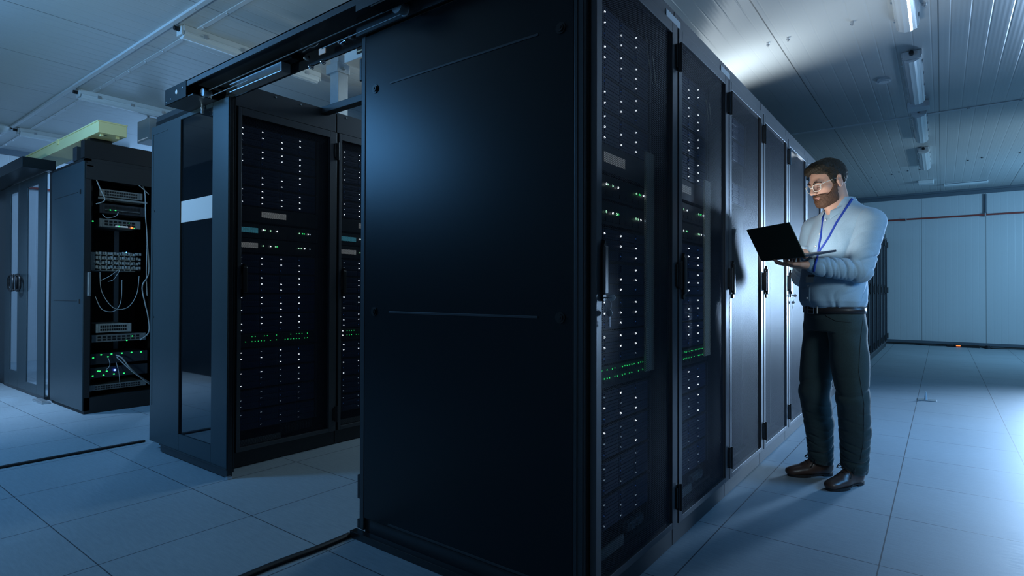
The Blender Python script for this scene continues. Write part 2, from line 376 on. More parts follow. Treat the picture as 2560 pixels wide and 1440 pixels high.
ROWA_X = -.908; ROWA_Y = 1.615
racks_a = []
protoA = make_rack('black server rack at the near corner, its long blank side panel facing the viewer', 'perforated-door server racks in the right-hand row', end=True)
protoA.location = (ROWA_X, ROWA_Y, 0)
WA = .722
protoB = make_rack('x', 'perforated-door server racks in the right-hand row')
NA = 17
for i in range(NA):
    if i == 0: r = protoA
    else:
        r = protoB if i == 1 else copy_tree(protoB)
        r.location = (ROWA_X, ROWA_Y+i*WA, 0)
        r['label'] = {1: 'black perforated-door server rack, second from the near corner, lit disk shelves inside',
                      2: 'black perforated-door server rack with the shadow of the laptop lid on its door edge',
                      3: 'black perforated-door server rack directly behind the open laptop, fourth from the near corner',
                      4: 'black perforated-door server rack with keys hanging from its door lock',
                      5: 'black perforated-door server rack partly hidden by the front of the man'}.get(i, '%s black server rack counted from the near corner, behind and beyond the man' % ORD[i])
    racks_a.append(r)
# end cap of the row
MB().box(-1.10, -.006, WA+.002, WA+.012, .03, 2.27, .003).build('side_panel', 'rack_side', racks_a[-1])
# labels on the fascia
for (a, b_, t) in ((2.243, 2.40, 'white blank label strip on the fascia above the second rack door'), (2.969, 3.121, 'dim blank label strip on the fascia between second and third rack doors')):
    o = MB().box(ROWA_X+.005, ROWA_X+.0075, a, b_, 2.211, 2.243).build('label_strip', 'paper'); tag(o, t, 'label', 'label strips on the rack fascia')

# ---------------- equipment
def lm(name, size, m): 
    me = MB().ball((0, 0, 0), size, 10, (.5, 1, 1)).mesh(name, True); me.materials.append(M[m]); return me
LED = {'w': lm('led', .0042, 'led_w'), 'd': lm('led', .0034, 'led_d'), 'b': lm('led', .003, 'led_b'), 'g': lm('led', .0033, 'led_g'), 'p': lm('led', .0036, 'led_pg')}
LEDBIG = {'w': lm('led', .0052, 'led_w'), 'd': lm('led', .0048, 'led_d'), 'b': lm('led', .0042, 'led_b'), 'g': lm('led', .0048, 'led_g'), 'p': lm('led', .005, 'led_pg')}
TW, THt, SW = .132, .0385, .53
def tray_mesh():
    t = MB().box(-.006, .0, .002, TW-.002, .0015, THt-.0015, .001)
    t.box(.0, .004, .010, .016, .006, THt-.006); t.box(.0, .003, .020, TW-.010, .010, .014).box(.0, .003, .020, TW-.010, .022, .026)
    me = t.mesh('drive_tray'); me.materials.append(M['tray']); return me
TRAY = tray_mesh()
def chassis_mesh():
    c = MB().box(-.42, -.008, -.004, SW+.004, -.004, .1195, .001)
    c.box(-.010, .003, -.016, -.003, -.004, .1195, .002).box(-.010, .006, SW+.003, SW+.018, -.004, .1195, .002).box(-.010, .001, -.003, SW+.003, .1165, .1195)
    me = c.mesh('chassis'); me.materials.append(M['chassis']); return me
CHAS = chassis_mesh()
def disk_shelf(x, y, z, pat, label, group, big=False):
    r = empty('disk_shelf', (x, y, z), label, 'disk shelf', group); put('chassis', CHAS, r)
    L = LEDBIG if big else LED
    for row in range(3):
        for c in range(4):
            t = put('drive_tray', TRAY, r, (0, c*TW, (2-row)*THt))
            k = pat[row][c]
            if k != '.': put('indicator_light', L[k], t, (.002, .013, THt/2))
    return r
def rnd_pat(bright, rng):
    out = []
    for row in range(3): out.append(''.join(rng.choice(bright) for _ in range(4)))
    return out
P_TOP = [['wwbw', 'wwww', 'dbwb'], ['dwww', 'dwww', 'wbbw'], ['bbbw', 'bwww', 'bwwb'], ['wwbw', 'dwww', 'wwww']]
P_MID = [['dwwb', 'dwww', '.bbw'], ['.w.w', 'bwww', '.bwb'], ['wwbw', 'bwww', 'wbwb'], ['bwww', 'wwww', 'wbbd']]
P_LOW = [['wdwb', 'wwdw', 'bbww'], ['wwdw', 'bddd', 'wbdw'], ['bdbd', 'ddbd', 'dbdd'], ['ddbb', 'bbdd', '.ddd']]
def fill_rack(x, y0, name, big, off=.075):
    ye = y0+off; g = 'disk shelves in the %s' % name
    posn = ['topmost', 'second from the top', 'third from the top', 'fourth from the top',
            'first below the two servers', 'sixth from the top', 'seventh from the top', 'just above the green-lit switch',
            'just under the green-lit switch', 'tenth from the top', 'eleventh from the top', 'lowest of all']
    zs = [2.112-.126*(i+1) for i in range(4)]+[1.310-.125*(i+1) for i in range(4)]+[.722-.128*(i+1) for i in range(4)]
    pats = P_TOP+P_MID+P_LOW
    for i, (z, p) in enumerate(zip(zs, pats)):
        disk_shelf(x, ye, z+.004, p, 'dark disk shelf, %s, in the %s' % (posn[i], name), g, big)
    b = MB().box(-.02, .0, -.016, SW+.018, 1.512, 1.604, .002).build('blanking_panel', 'chassis', None, loc=(x, ye, 0))
    tag(b, 'blanking panel with white label in the %s' % name, 'panel')
    MB().box(.0005, .002, .14, .31, 1.545, 1.582).build('label', 'label', b)
    for k, (z0, m_) in enumerate(((1.412, 'cyan'), (1.318, 'label'))):
        s = empty('rack_server', (x, ye, z0), '%s server with %s left tab in the %s' % (('upper', 'lower')[k], ('cyan', 'white')[k], name), 'server', 'two-unit servers in the middle of the racks')
        c = MB().box(-.6, .0, -.004, SW+.004, .0, .086, .002).box(-.01, .004, -.016, -.004, 0, .086, .002).box(-.01, .004, SW+.004, SW+.018, 0, .086, .002)
        for q in range(7): c.box(.0, .002, .10+q*.055, .145+q*.055, .012, .03)
        c.build('chassis', 'chassis', s)
        tb = MB().box(.0045, .006, -.014, .115, .030, .062).build('pull_tab', m_, s); tag(tb, ('cyan pull tab', 'white pull tab')[k])
        L = LEDBIG if big else LED
        for (yy, kk) in (((.15, 'w'), (.162, 'p'), (.2, 'p'), (.245, 'w'), (.405, 'p'), (.43, 'g'), (.442, 'g'), (.47, 'w'), (.485, 'd')) if k == 0 else ((.15, 'p'), (.2, 'w'), (.235, 'p'), (.246, 'g'), (.40, 'p'), (.42, 'p'), (.445, 'w'), (.485, 'd'))):
            put('indicator_light', L[kk], s, (.006, yy, .052-.006*k))
    s = empty('network_switch', (x, ye, .728), 'slim switch with green lights in the %s' % name, 'network switch', 'green-lit network switches')
    c = MB().box(-.4, .0, -.016, SW+.018, .0, .078, .002)
    for q in range(24):
        for zz in (.012, .045): c.box(-.0, .0015, .02+q*.0205, .036+q*.0205, zz, zz+.012)
    c.build('chassis', 'chassis', s); L = LED
    rng = random.Random(name)
    for zz in (.033, .064):
        for q in range(24):
            if rng.random() < .68 and q > 0: put('port_light', L['g'], s, (.003, .02+q*.0205, zz))
        put('port_light', L['w'], s, (.003, .004, zz))
    return
fill_rack(ROWA_X-.062, ROWA_Y, 'near corner rack', True)
fill_rack(ROWA_X-.062, ROWA_Y+WA, 'second rack from the near corner', True)
# a thin set in the third rack
for i, z in enumerate((1.98, 1.85, 1.60)):
    disk_shelf(ROWA_X-.062, ROWA_Y+2*WA+.075, z, [['b...', '...b', '.b..'], ['..b.', 'd...', '...b'], ['b..b', '....', '.b..']][i], 'almost unlit disk shelf, %s of three in the third rack from the corner' % ('topmost', 'middle', 'lowest')[i], 'disk shelves in the third rack')

# ---------------- row B (middle row, behind the open door)
ROWB_X, ROWB_Y = -3.42, 1.735
rb0 = make_rack('x', 'black server racks along the middle aisle', top=2.345, hinge_mid=False, stile=.031)
NB = 8
for i in range(4): MB().cyl((.004, .08+i*.18, 2.325), (.008, .08+i*.18, 2.325), .006, 8).build('screw', 'steel', rb0)
for i in range(NB):
    r = rb0 if i == 0 else copy_tree(rb0)
    r.location = (ROWB_X, ROWB_Y+i*.724, 0)
    r['label'] = ['black server rack seen face on through the open aisle doorway, columns of white lights', 'black server rack beside it, cut off by the big blank side panel'][i] if i < 2 else '%s black rack along the middle aisle, hidden behind the blank side panel' % ORD[i]
MB().box(-1.12, -.02, -.010, -.001, .05, 2.30, .003).build('side_panel', 'rack_side', rb0)
fill_rack(ROWB_X-.026, ROWB_Y, 'rack framed by the doorway', True, .045)
fill_rack(ROWB_X-.026, ROWB_Y+.724, 'rack right of the doorway rack', True, .075)
for i in range(2):
    v = MB().box(ROWB_X-.055, ROWB_X-.048, ROWB_Y+i*.724+.06, ROWB_Y+i*.724+.34, .115+.0, .15).build('vent_strip', 'label')
    v.data.materials[0] = M['patch']; tag(v, ('pale perforated vent strip at the foot of the rack in the doorway', 'pale perforated vent strip at the foot of the rack right of the doorway')[i], 'vent', 'pale vent strips')
g = MB()
for i in range(9): g.box(ROWB_X-.12, ROWB_X-.10, ROWB_Y+.40+i*.022, ROWB_Y+.415+i*.022, .12, .175)
g.box(ROWB_X-.13, ROWB_X-.12, ROWB_Y+.38, ROWB_Y+.62, .115, .18)
tag(g.build('floor_grille', 'greymetal'), 'small grey slotted grille low inside the rack in the doorway', 'grille')

# ---------------- door leaf slid open in front of row B
lf = empty('sliding_door', (-4.335, 1.62, 0), 'tall dark sliding door leaf with a narrow tinted pane, slid open left of the doorway', 'door')
a = MB(); a.box(0, .455, 0, .036, .055, 2.198, .003).box(.875, 1.065, 0, .036, .055, 2.198, .003).box(.455, .875, 0, .036, 2.175, 2.198).box(.455, .875, 0, .036, .055, .165)
a.box(.03, .25, -.002, .0, 2.14, 2.146).box(.03, .036, -.002, 0, .3, 2.146); a.cyl((.055, -.003, 1.62), (.055, 0, 1.62), .008, 10).cyl((.055, -.003, .9), (.055, 0, .9), .008, 10)
a.build('leaf_frame', 'leaf', lf)
p = MB().box(.455, .875, .006, .016, .165, 2.175).build('pane', 'tint', lf)
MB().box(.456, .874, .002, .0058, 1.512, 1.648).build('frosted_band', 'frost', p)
MB().box(.452, .458, -.004, .004, .165, 2.175).build('gasket', 'rubber', lf)
MB().box(.17, 1.064, .004, .036, .006, .054, .002).box(.17, 1.07, -.004, .004, .050, .058).build('base_rail', 'rack', lf)
MB().box(1.0655, 1.070, .006, .030, .03, 2.195, .001).box(1.060, 1.066, .037, .044, .03, 2.195).build('edge_seal', 'black', lf)
MB().box(1.066, 1.09, -.005, .022, .0, .016, .002).build('floor_guide', 'bolt', lf)

# ---------------- track beam over the doorway
tb = empty('door_track', (0, 1.48, 2.2), 'long black overhead track for the sliding doors, belt and pulleys exposed', 'door track')
x0, x1 = -3.76, -.98
k = MB(); k.box(x0, -2.07, .0, .20, .088, .094).box(-2.07, x1, .0, .115, .088, .094).box(x0, x1, .0, .006, .060, .094, .001).box(x0, -2.07, .190, .20, .012, .088, .001).box(-2.07, x1, .107, .115, .0, .088, .001).box(x0, -3.41, .006, .20, .0, .006).box(x0, x0+.006, 0, .24, .0, .09)
k.build('channel', 'rack', tb)
e = MB(); e.box(x0, -3.48, -.003, .001, .0, .094, .001).build('end_cover', 'rack_side', tb)
MB().cyl((-3.60, -.006, .05), (-3.60, -.003, .05), .013, 24).build('plug', 'paper', tb)
bb = MB()
for x, z in ((-3.74, .015), (-3.68, .025), (-3.52, .06)): bb.cyl((x, -.005, z), (x, -.003, z), .004, 8)
bb.build('bolt', 'bolt', tb)
MB().box(-1.93, x1, -.003, .001, .03, .094, .001).build('right_cover', 'rack', tb)
MB().box(-1.80, -1.62, -.03, .03, .0, .006).build('bracket_plate', 'rack_side', tb)
bl = MB(); bl.tube([(-3.42, .09, .045), (-1.75, .09, .045)], .0028, 6, sub=1).tube([(-3.42, .09, .005), (-2.95, .09, .005)], .0028, 6, sub=1).tube([(-2.3, .09, .005), (-1.75, .09, .005)], .0028, 6, sub=1).build('drive_belt', 'greymetal', tb)
for x in (-3.42, -1.75):
    q = MB().cyl((x, .07, .025), (x, .105, .025), .022, 20).cyl((x, .06, .025), (x, .07, .025), .028, 20).cyl((x, .105, .025), (x, .107, .025), .026, 20); q.build('pulley', 'steel', tb)
cb = MB(); cb.box(-3.18, -2.66, .10, .15, .03, .036).box(-3.18, -2.66, .144, .15, -.008, .036).box(-3.18, -2.66, .10, .15, -.012, -.008).box(-2.662, -2.656, .10, .15, -.012, .036); cb.build('carriage', 'steel', tb)
tag(cb if False else ALLKIDS(tb)[-1], 'bluish metal carriage rail')
MB().box(-3.10, -2.60, .120, .166, .045, .083, .003).build('motor_housing', 'rack_side', tb)
for x, z in ((-2.56, .052), (-2.28, .058), (-2.20, .062), (-2.52, .0), (-2.42, .0)): MB().cyl((x, .172, z), (x, .19, z), .010, 12).ball((x, .170, z), .008, 10).build('hex_bolt', 'bolt', tb)
sp_ = MB(); sp_.tube([(-2.44, .12, .058), (-2.40, .12, .066), (-2.37, .12, .058), (-2.40, .12, .05)], .0022, 6, closed=True).tube([(-2.50, .12, .05), (-2.44, .12, .058)], .003, 6, sub=1)
sp_.tube([(-2.20, .12, .012), (-2.17, .12, .018), (-2.16, .12, .008)], .002, 6); sp_.build('belt_clip', 'bolt', tb)
MB().box(-2.36, -2.31, .115, .119, -.002, .026).build('tag_label', 'label', tb)
MB().cyl((-3.55, .12, -.055), (-3.55, .12, .0), .007, 12).cyl((-3.55, .12, -.03), (-3.55, .12, -.02), .011, 12).build('stop_pin', 'steel', tb)

# lintel across the aisle, hanger post with vent box
tag(MB().box(ROWB_X+.005, -2.055, 2.33, 2.39, 2.305, 2.35, .003).box(-2.9, -2.06, 2.328, 2.331, 2.335, 2.35).build('cross_beam', 'rack'), 'black steel cross beam spanning the middle aisle between two rack tops', 'beam')
po = empty('hanger_post', (-4.14, 3.0, 2.345), 'galvanised square post rising from the middle rack tops to the ceiling', 'post')
MB().box(-.055, .055, -.05, .05, 0, .76, .004).build('post', 'steel', po)
MB().box(-.09, .07, -.07, .06, .60, .68, .004).cyl((-.09, 0, .64), (.09, 0, .64), .018, 14).build('clamp', 'steel', po)
MB().box(-.08, .08, -.08, .08, .0, .008).build('foot_plate', 'steel', po)
vb = empty('vent_box', (-3.86, 2.94, 2.99), 'white ceiling box with four dark louvre slots at the top of the post', 'vent box')
MB().box(-.13, .30, 0, .25, 0, .21, .006).build('housing', 'lampbody', vb)
lv = MB().box(.04, .13, -.004, .0, .03, .17); lv.build('louvre_recess', 'black', vb)
sl = MB()
for i in range(4): sl.prism([(.05, -.006, .045+i*.032), (.12, -.006, .045+i*.032), (.12, -.006, .056+i*.032), (.05, -.006, .056+i*.032)], (0, .004, 0))
sl.build('louvre_slat', 'cable_y', vb)

# ---------------- row C: open rack, roof blocks
XC, YC = -5.965, 1.70
rc = empty('open_rack', (XC, YC, 0), 'open-fronted black rack full of tangled network gear on the left', 'server rack')
f = MB()
f.box(-.90, -.002, .0, .012, .03, 2.215, .003)
f.build('side_panel', 'leaf', rc)
for z in (.985, 1.95): MB().box(-.80, -.16, -.0025, .0, z, z+.005).build('pressed_crease', 'rack', rc)
for z in (1.95, .985): MB().box(-.09, -.07, -.006, .0, z-.02, z+.02, .003).build('lock', 'black', rc)
f = MB().box(-.05, 0, .012, .055, .03, 2.24).box(-.05, 0, .69, .725, .03, 2.24).box(-.90, 0, .012, .725, 2.215, 2.245).box(-.9, 0, .012, .725, .0, .14)
f.box(-.9, -.89, .012, .725, .14, 2.21).box(-.9, 0, .713, .725, .14, 2.21).box(-.14, -.12, .07, .10, .14, 2.2).box(-.14, -.12, .63, .66, .14, 2.2)
f.build('frame', 'inside', rc)
MB().box(-.01, .004, .012, .725, 2.06, 2.215, .002).build('blank_header', 'inside', rc)
MB().box(.001, .004, .02, .07, 2.17, 2.18).box(.001, .004, .015, .022, 2.20, 2.208).build('name_strip', 'paper', rc)
MB().box(-.09, .0, .0, .725, 2.245, 2.40, .003).build('roof_riser', 'black', rc)
MB().box(-.30, -.20, .0, .725, 2.245, 2.37, .003).build('roof_block', 'rack', rc)
hd = MB(); hd.box(.0, .02, .03, .055, 1.03, 1.24, .004).cyl((.01, .04, 1.05), (.026, .04, 1.05), .008, 10); hd.build('handle', 'steel', rc)
ob = MB()
ob.box(-.45, -.43, .37, .41, .2, 2.0); ob.build('rear_post', 'steel', rc)
xd = XC-.05
def dev(label, px0, px1, pyt, pyb, m, slots=0, cat='network device', name='network_device', dep=.4):
    zt = hit(px0, pyt, 0, xd)[2]; zb = hit(px0, pyb, 0, xd)[2]; ya = hit(px0, pyt, 0, xd)[1]; yb = hit(px1, pyt, 0, xd)[1]
    r = empty(name, (xd, ya, zb), label, cat, 'devices in the open rack'); h = zt-zb; w_ = yb-ya
    c = MB().box(-dep, 0, 0, w_, 0, h, .002)
    c.box(-.01, .003, -.02, 0, .0, h).box(-.01, .003, w_, w_+.02, .0, h)
    c.build('chassis', m, r)
    if slots:
        s = MB(); n = slots
        for i in range(n):
            s.box(.0, .0025, w_*(.06+.88*i/n), w_*(.06+.88*(i+.7)/n), h*.18, h*.42)
            if h > .03: s.box(.0, .0025, w_*(.06+.88*i/n), w_*(.06+.88*(i+.7)/n), h*.55, h*.8)
        s.build('port_row', 'black', r)
    return r
def led(px, py, m, s, parent, x=None, name='indicator_light'):
    p = hit(px, py, 0, XC-.04 if x is None else x)-parent.location
    o = MB().ball((0, 0, 0), s, 10, (.5, 1, .8)).build(name, m, parent, True); o.location = p; return o
d1 = dev('slim grey device with a blue and an amber light, highest in the open rack', 240, 362, 428, 442, 'chassis', 8)
led(318, 445, 'led_blue', .009, d1); led(297, 439, 'led_a', .006, d1); led(303, 444, 'led_g', .005, d1)
d2 = dev('grey slotted unit below the slim blue-lit device in the open rack', 256, 350, 472, 490, 'greymetal', 14)
d3 = dev('bare grey shelf plate across the open rack', 252, 362, 492, 497, 'greymetal', 0, 'shelf', 'rack_shelf')
d4 = dev('grey unit with two green lights under the bare shelf plate', 256, 358, 508, 532, 'chassis', 10); MB().box(.001, .004, .02, .30, .03, .034).build('bezel', 'greymetal', d4)
led(276, 525, 'led_g', .007, d4); led(289, 526, 'led_g', .007, d4)
d5 = dev('dull metal unit with an orange light and a white sticker', 256, 345, 546, 566, 'greymetal', 7)
led(330, 570, 'led_o', .012, d5); led(232, 553, 'led_g', .008, d5); led(298, 566, 'led_g', .006, d5); led(336, 571, 'led_g', .006, d5); led(323, 558, 'led_g', .004, d5)
MB().box(.001, .004, .10, .20, .005, .018).build('sticker', 'label', d5)
d6 = dev('stack of pale patch panels crowded with plugs in the middle of the open rack', 234, 332, 630, 676, 'patch', 0, 'patch panel', 'patch_panel')
rng = random.Random(3)
for r_ in range(4):
    pg = MB()
    for c_ in range(16):
        yy = .012+c_*.0225+.004*rng.random(); zz = .016+r_*.042+.008*rng.random()
        if rng.random() < .0: continue
        pg.box(.0, .012+.02*rng.random(), yy, yy+.014, zz, zz+.02+.006*rng.random())
    pg.build('plug_row', 'cable_w', d6)
for r_ in range(4):
    pk = MB()
    for c_ in range(8): pk.box(.001, .006, .01+c_*.047, .042+c_*.047, .004+r_*.042, .016+r_*.042)
    pk.build('port_row', 'black', d6)
led(316, 631, 'led_blue', .006, d6)
d7 = dev('pale grey vented appliance low in the open rack', 246, 322, 810, 832, 'patch', 12)
d8 = dev('dark module with green lights right under the pale appliance', 236, 358, 838, 856, 'greymetal', 9)
led(331, 840, 'led_g', .007, d8, name='indicator_light'); led(317, 851, 'led_g', .007, d8)
d9 = dev('black battery unit with a row of green lights along its top', 232, 362, 885, 912, 'chassis', 0)
for p in ((233, 895), (253, 887), (279, 885), (305, 883), (329, 881), (353, 880), (270, 892)): led(*p, 'led_g', .008, d9)
d10 = dev('black battery unit with one strong blue light and green lights', 232, 362, 920, 946, 'chassis', 0)
for p in ((245, 928), (250, 928), (267, 928), (232, 940), (259, 938), (285, 935), (310, 933), (335, 931)): led(*p, 'led_g', .008, d10)
led(287, 925, 'led_bluebig', .010, d10, name='blue_light')
d11 = dev('pale grey plate at the bottom of the open rack', 230, 358, 964, 978, 'greymetal', 18, 'plate', 'slotted_plate')
def rcable(label, pts, r, m='cable_w', xo=.0):
    P = [hit(px, py, 0, XC-.02+dx) for (px, py, dx) in pts]
    o = MB().tube(P, r, 8, sub=8).build('network_cable', m, None, True); tag(o, label, 'cable', 'loose cables in the open rack'); return o
rcable('thick pale cable sagging to the lower right of the open rack', [(290, 888, 0), (305, 895, .03), (325, 920, .04), (345, 938, .04), (372, 956, .02)], .007)
rcable('second pale cable running beside the thick one to the lower right', [(292, 893, 0), (312, 912, .03), (330, 928, .05), (350, 943, .05), (373, 960, .03)], .005)
rcable('grey cable looping down the right side of the open rack', [(368, 600, 0), (372, 680, .01), (356, 715, .02), (362, 755, .02), (370, 790, .01), (372, 830, .01), (350, 850, 0)], .006)
rcable('pale cable hanging along the right edge from the top device', [(350, 455, 0), (362, 480, .01), (364, 540, .01), (368, 600, .01), (366, 680, .01), (368, 740, 0)], .005)
rcable('wide hanging loop of thin cable below the patch panels', [(250, 680, 0), (255, 730, .01), (285, 770, .02), (320, 768, .02), (342, 735, .01), (348, 690, 0)], .0035)
rcable('thin cable drooping left to centre under the patch panels', [(238, 740, 0), (255, 773, .01), (285, 778, .02), (302, 755, .01), (305, 700, 0)], .0035)
rcable('diagonal thin cable crossing under the patch panels', [(250, 702, 0), (275, 690, .01), (295, 675, 0)], .003)
rcable('thin cable slanting to the right under the patch panels', [(300, 675, 0), (285, 698, .01), (270, 704, 0)], .003)
rcable('cable bundle crossing the upper left corner of the open rack', [(233, 430, 0), (250, 470, .01), (262, 500, .0), (240, 510, .01)], .005)
rcable('thin cable curling between the green-lit unit and the sticker unit', [(256, 535, 0), (268, 545, .01), (290, 540, .0), (296, 530, 0)], .003)
rcable('dangling thin cable in front of the strong blue light', [(290, 905, 0), (297, 930, .01), (300, 962, 0)], .003)
rcable('short curled cable left of the strong blue light', [(270, 893, 0), (275, 912, .01), (266, 924, 0)], .003)
rcable('slack cable running from the top device to the right edge', [(318, 452, 0), (345, 462, .02), (372, 486, .02)], .004)

# ---------------- glazed sliding doors of the left containment
gd = [('right', -8.015, -7.06, -7.694, -7.312), ('left', -8.57, -8.02, -8.353, -8.05)]
for nm, a0, a1, g0, g1 in gd:
    q = empty('glazed_door', (a0, 1.70, 0), '%s leaf of the closed glazed double door at the far left' % nm, 'door', 'glazed sliding door pair')
    w_ = a1-a0; b0, b1 = g0-a0, g1-a0
    MB().box(0, b0, 0, .014, .03, 2.255, .002).box(b1, w_, 0, .014, .03, 2.255, .002).box(b0, b1, 0, .014, 2.165, 2.255).box(b0, b1, 0, .014, .03, .12 if nm == 'right' else .2).build('leaf_frame', 'leaf', q)
    MB().box(b0, b1, .004, .008, .12 if nm == 'right' else .2, 2.165).build('pane', 'pane', q)
    hx = 0.05 if nm == 'right' else w_-.05; s_ = 1 if nm == 'right' else -1
    hh = MB(); hh.tube([(hx, -.03, 1.245), (hx+s_*.10, -.035, 1.25), (hx+s_*.165, -.035, 1.215), (hx+s_*.17, -.035, 1.165), (hx+s_*.165, -.035, 1.11), (hx+s_*.10, -.035, 1.08), (hx, -.03, 1.085)], .013, 10)
    hh.tube([(hx, -.03, 1.245), (hx, -.0, 1.245)], .012, 8, sub=1).tube([(hx, -.03, 1.085), (hx, .0, 1.085)], .012, 8, sub=1).box(hx+(.0 if s_ > 0 else -.03), hx+(.03 if s_ > 0 else .0), -.04, -.02, 1.09, 1.24)
    hh.build('pull_handle', 'black', q, True)
    MB().box(0, w_, .0, .05, .002, .03).build('base_rail', 'rack', q)
tag(MB().box(-9.7, -8.58, 1.71, 1.76, .01, 2.255, .003).build('fixed_panel', 'rack_side'), 'dark fixed steel panel at the far left edge beside the glazed doors', 'panel')
tag(MB().box(-7.055, -6.88, 1.73, 1.77, .0, 2.255, .003).build('door_post', 'black'), 'black upright post between glazed doors and open rack', 'post')
tag(MB().box(-7.10, -6.80, 1.62, 1.69, .0, .02, .004).box(-7.05, -6.85, 1.635, 1.675, .02, .026).build('floor_stop', 'steel'), 'flat metal door stop on the floor beside the glazed doors', 'door stop')
tag(MB().box(-9.9, -8.65, 1.61, 1.68, .0, .02, .004).build('floor_stop', 'steel'), 'flat metal door stop on the floor at the left edge', 'door stop')
tk = empty('door_track', (-9.9, 1.50, 2.26), 'dark boxed track above the glazed doors on the left', 'door track')
MB().box(0, 2.92, 0, .26, .0, .10, .004).build('cover', 'rack_side', tk)
MB().cyl((1.65, -.004, .03), (1.65, 0, .03), .008, 12).build('screw', 'bolt', tk)
# cable tray
tr = empty('cable_tray', (-9.9, 1.75, 2.445), 'long beige covered cable tray lying above the open rack, running to the left', 'cable tray')
MB().box(0, 4.11, 0, .215, 0, .095, .003).build('body', 'beige', tr)
MB().box(0, 4.112, -.006, .221, .095, .108, .003).box(1.5, 1.54, -.009, .22, .06, .111).box(3.0, 3.04, -.009, .22, .06, .111).build('cover', 'beige', tr)
MB().box(4.04, 4.07, .03, .05, -.02, 0).build('clip', 'beige', tr); MB().box(4.04, 4.07, .15, .17, -.02, 0).build('clip', 'beige', tr)
MB().box(3.76, 3.84, .02, .19, -.045, 0).build('foot', 'black', tr); MB().box(1.0, 1.1, 0, .2, -.085, 0).build('foot', 'black', tr)
# grey junction box near ceiling
jb = empty('junction_box', (-7.75, 2.74, 2.86), 'small grey electrical box hanging under the ceiling above the open rack', 'electrical box')
MB().box(0, .34, 0, .16, 0, .26, .006).build('housing', 'boxgrey', jb); MB().box(.03, .30, -.004, .0, .02, .03).build('slot', 'label', jb)
MB().cyl((.1, .08, .26), (.1, .08, .34), .012, 10).build('rod', 'steel', jb)

# ---------------- ceiling lamps
def lamp(x, y, length, width, label, group):
    r = empty('ceiling_lamp', (x, y, ZC), label, 'ceiling lamp', group)
    w_ = width/2
    MB().prism([(-w_, 0, -.0), (-w_, 0, -.045), (w_, 0, -.045), (w_, 0, 0)], (0, length, 0), .003).build('housing', 'lampbody', r)
    d = MB(); pts = []
    for k in range(13):
        a_ = math.pi*k/12; rr = 1+(.06 if k % 2 else 0)
        pts.append((-w_*.92*math.cos(a_)*rr, 0.01, -.046-.05*math.sin(a_)*rr))
    d.prism(pts, (0, length-.02, 0)); d.build('diffuser', 'lampclear', r)
    for yy in (-.012, length-.004): MB().box(-w_*.8, w_*.8, yy, yy+.016, -.075, -.005, .003).build('end_cap', 'lampbody', r)
    for k in range(4):
        for s_ in (-1, 1): MB().box(s_*w_-.006, s_*w_+.006, length*(.12+.25*k), length*(.12+.25*k)+.03, -.06, -.03).build('clip', 'bolt', r)
    MB().cyl((0, -.05, -.03), (0, -.012, -.03), .018, 12).build('cable_gland', 'black', r)
    return r
LR = 'tube lamps in a line over the right aisle'; LLf = 'tube lamps on the left ceiling'
for (y, t) in ((3.95, 'clear ribbed tube lamp cut off by the top edge, nearest of the right line'), (6.07, 'clear ribbed tube lamp, second of the right line, beside the round detector'), (8.03, 'clear ribbed tube lamp, third of the right line, just past the ceiling joint'), (10.15, 'clear ribbed tube lamp, farthest of the right line')):
    lamp(-.205, y, 1.42, .15, t, LR)
for (x, t) in ((-4.86, 'unlit tube lamp above the overhead door track'), (-7.27, 'unlit tube lamp between the door track and the beige cable tray'), (-9.6, 'unlit tube lamp farthest left, behind the beige cable tray')):
    lamp(x, 2.02, 1.25, .12, t, LLf)
tag(MB().box(-.30, -.10, 8.0-.32, 8.0-.12, ZC-.07, ZC, .004).build('junction_box', 'white', loc=(.0, 0, 0)), 'small white box on the ceiling right before the joint in the lamp line', 'electrical box')
tag(MB().box(-.35, -.11, 13.1, 13.3, ZC-.07, ZC, .01).build('emergency_light', 'white'), 'small white emergency light on the far end of the ceiling', 'light')
el = empty('air_register', (.04, 13.75, ZC), 'long slim white ceiling unit near the back wall', 'vent')
MB().box(0, .66, 0, .14, -.05, 0, .004).build('housing', 'white', el); MB().box(.02, .64, -.003, 0, -.02, -.01).build('slot', 'dkblue', el)
def detector(x, y, r_, label, dome=False):
    r = empty('smoke_detector', (x, y, ZC), label, 'smoke detector', 'ceiling detectors')
    MB().cyl((0, 0, -.022), (0, 0, 0), r_, 32, r_*.9).build('base', 'white', r)
    if dome: MB().ball((0, 0, -.022), r_*.85, 24, (1, 1, .75)).build('dome', 'white', r, True)
    else: MB().cyl((0, 0, -.032), (0, 0, -.022), r_*.7, 32).build('sensor', 'white', r)
detector(-.452, 6.72, .065, 'round white detector disc on the ceiling left of the second lamp')
detector(-9.62, 1.86, .11, 'white domed detector on the ceiling at the left edge', True)
b = MB()
for px, py in ((1920, 110), (1970, 97), (2130, 57), (2310, 12)):
    p = hit(px, py, 2, ZC-.01); b.cyl((p.x, p.y, ZC-.02), (p.x, p.y, ZC), .014, 10).cyl((p.x, p.y, ZC-.03), (p.x, p.y, ZC-.02), .007, 8)
bo = b.build('screw', 'bolt', bpy.data.objects['ceiling'])
b = MB()
for px, py in ((2230, 437), (2248, 431), (2270, 428), (2300, 425), (2180, 445), (2420, 402), (2455, 395), (2550, 383)):
    p = hit(px, py, 2, ZC-.01); b.cyl((p.x, p.y, ZC-.012), (p.x, p.y, ZC), .016, 10)
b.build('screw_cap', 'dkblue', bpy.data.objects['ceiling'])

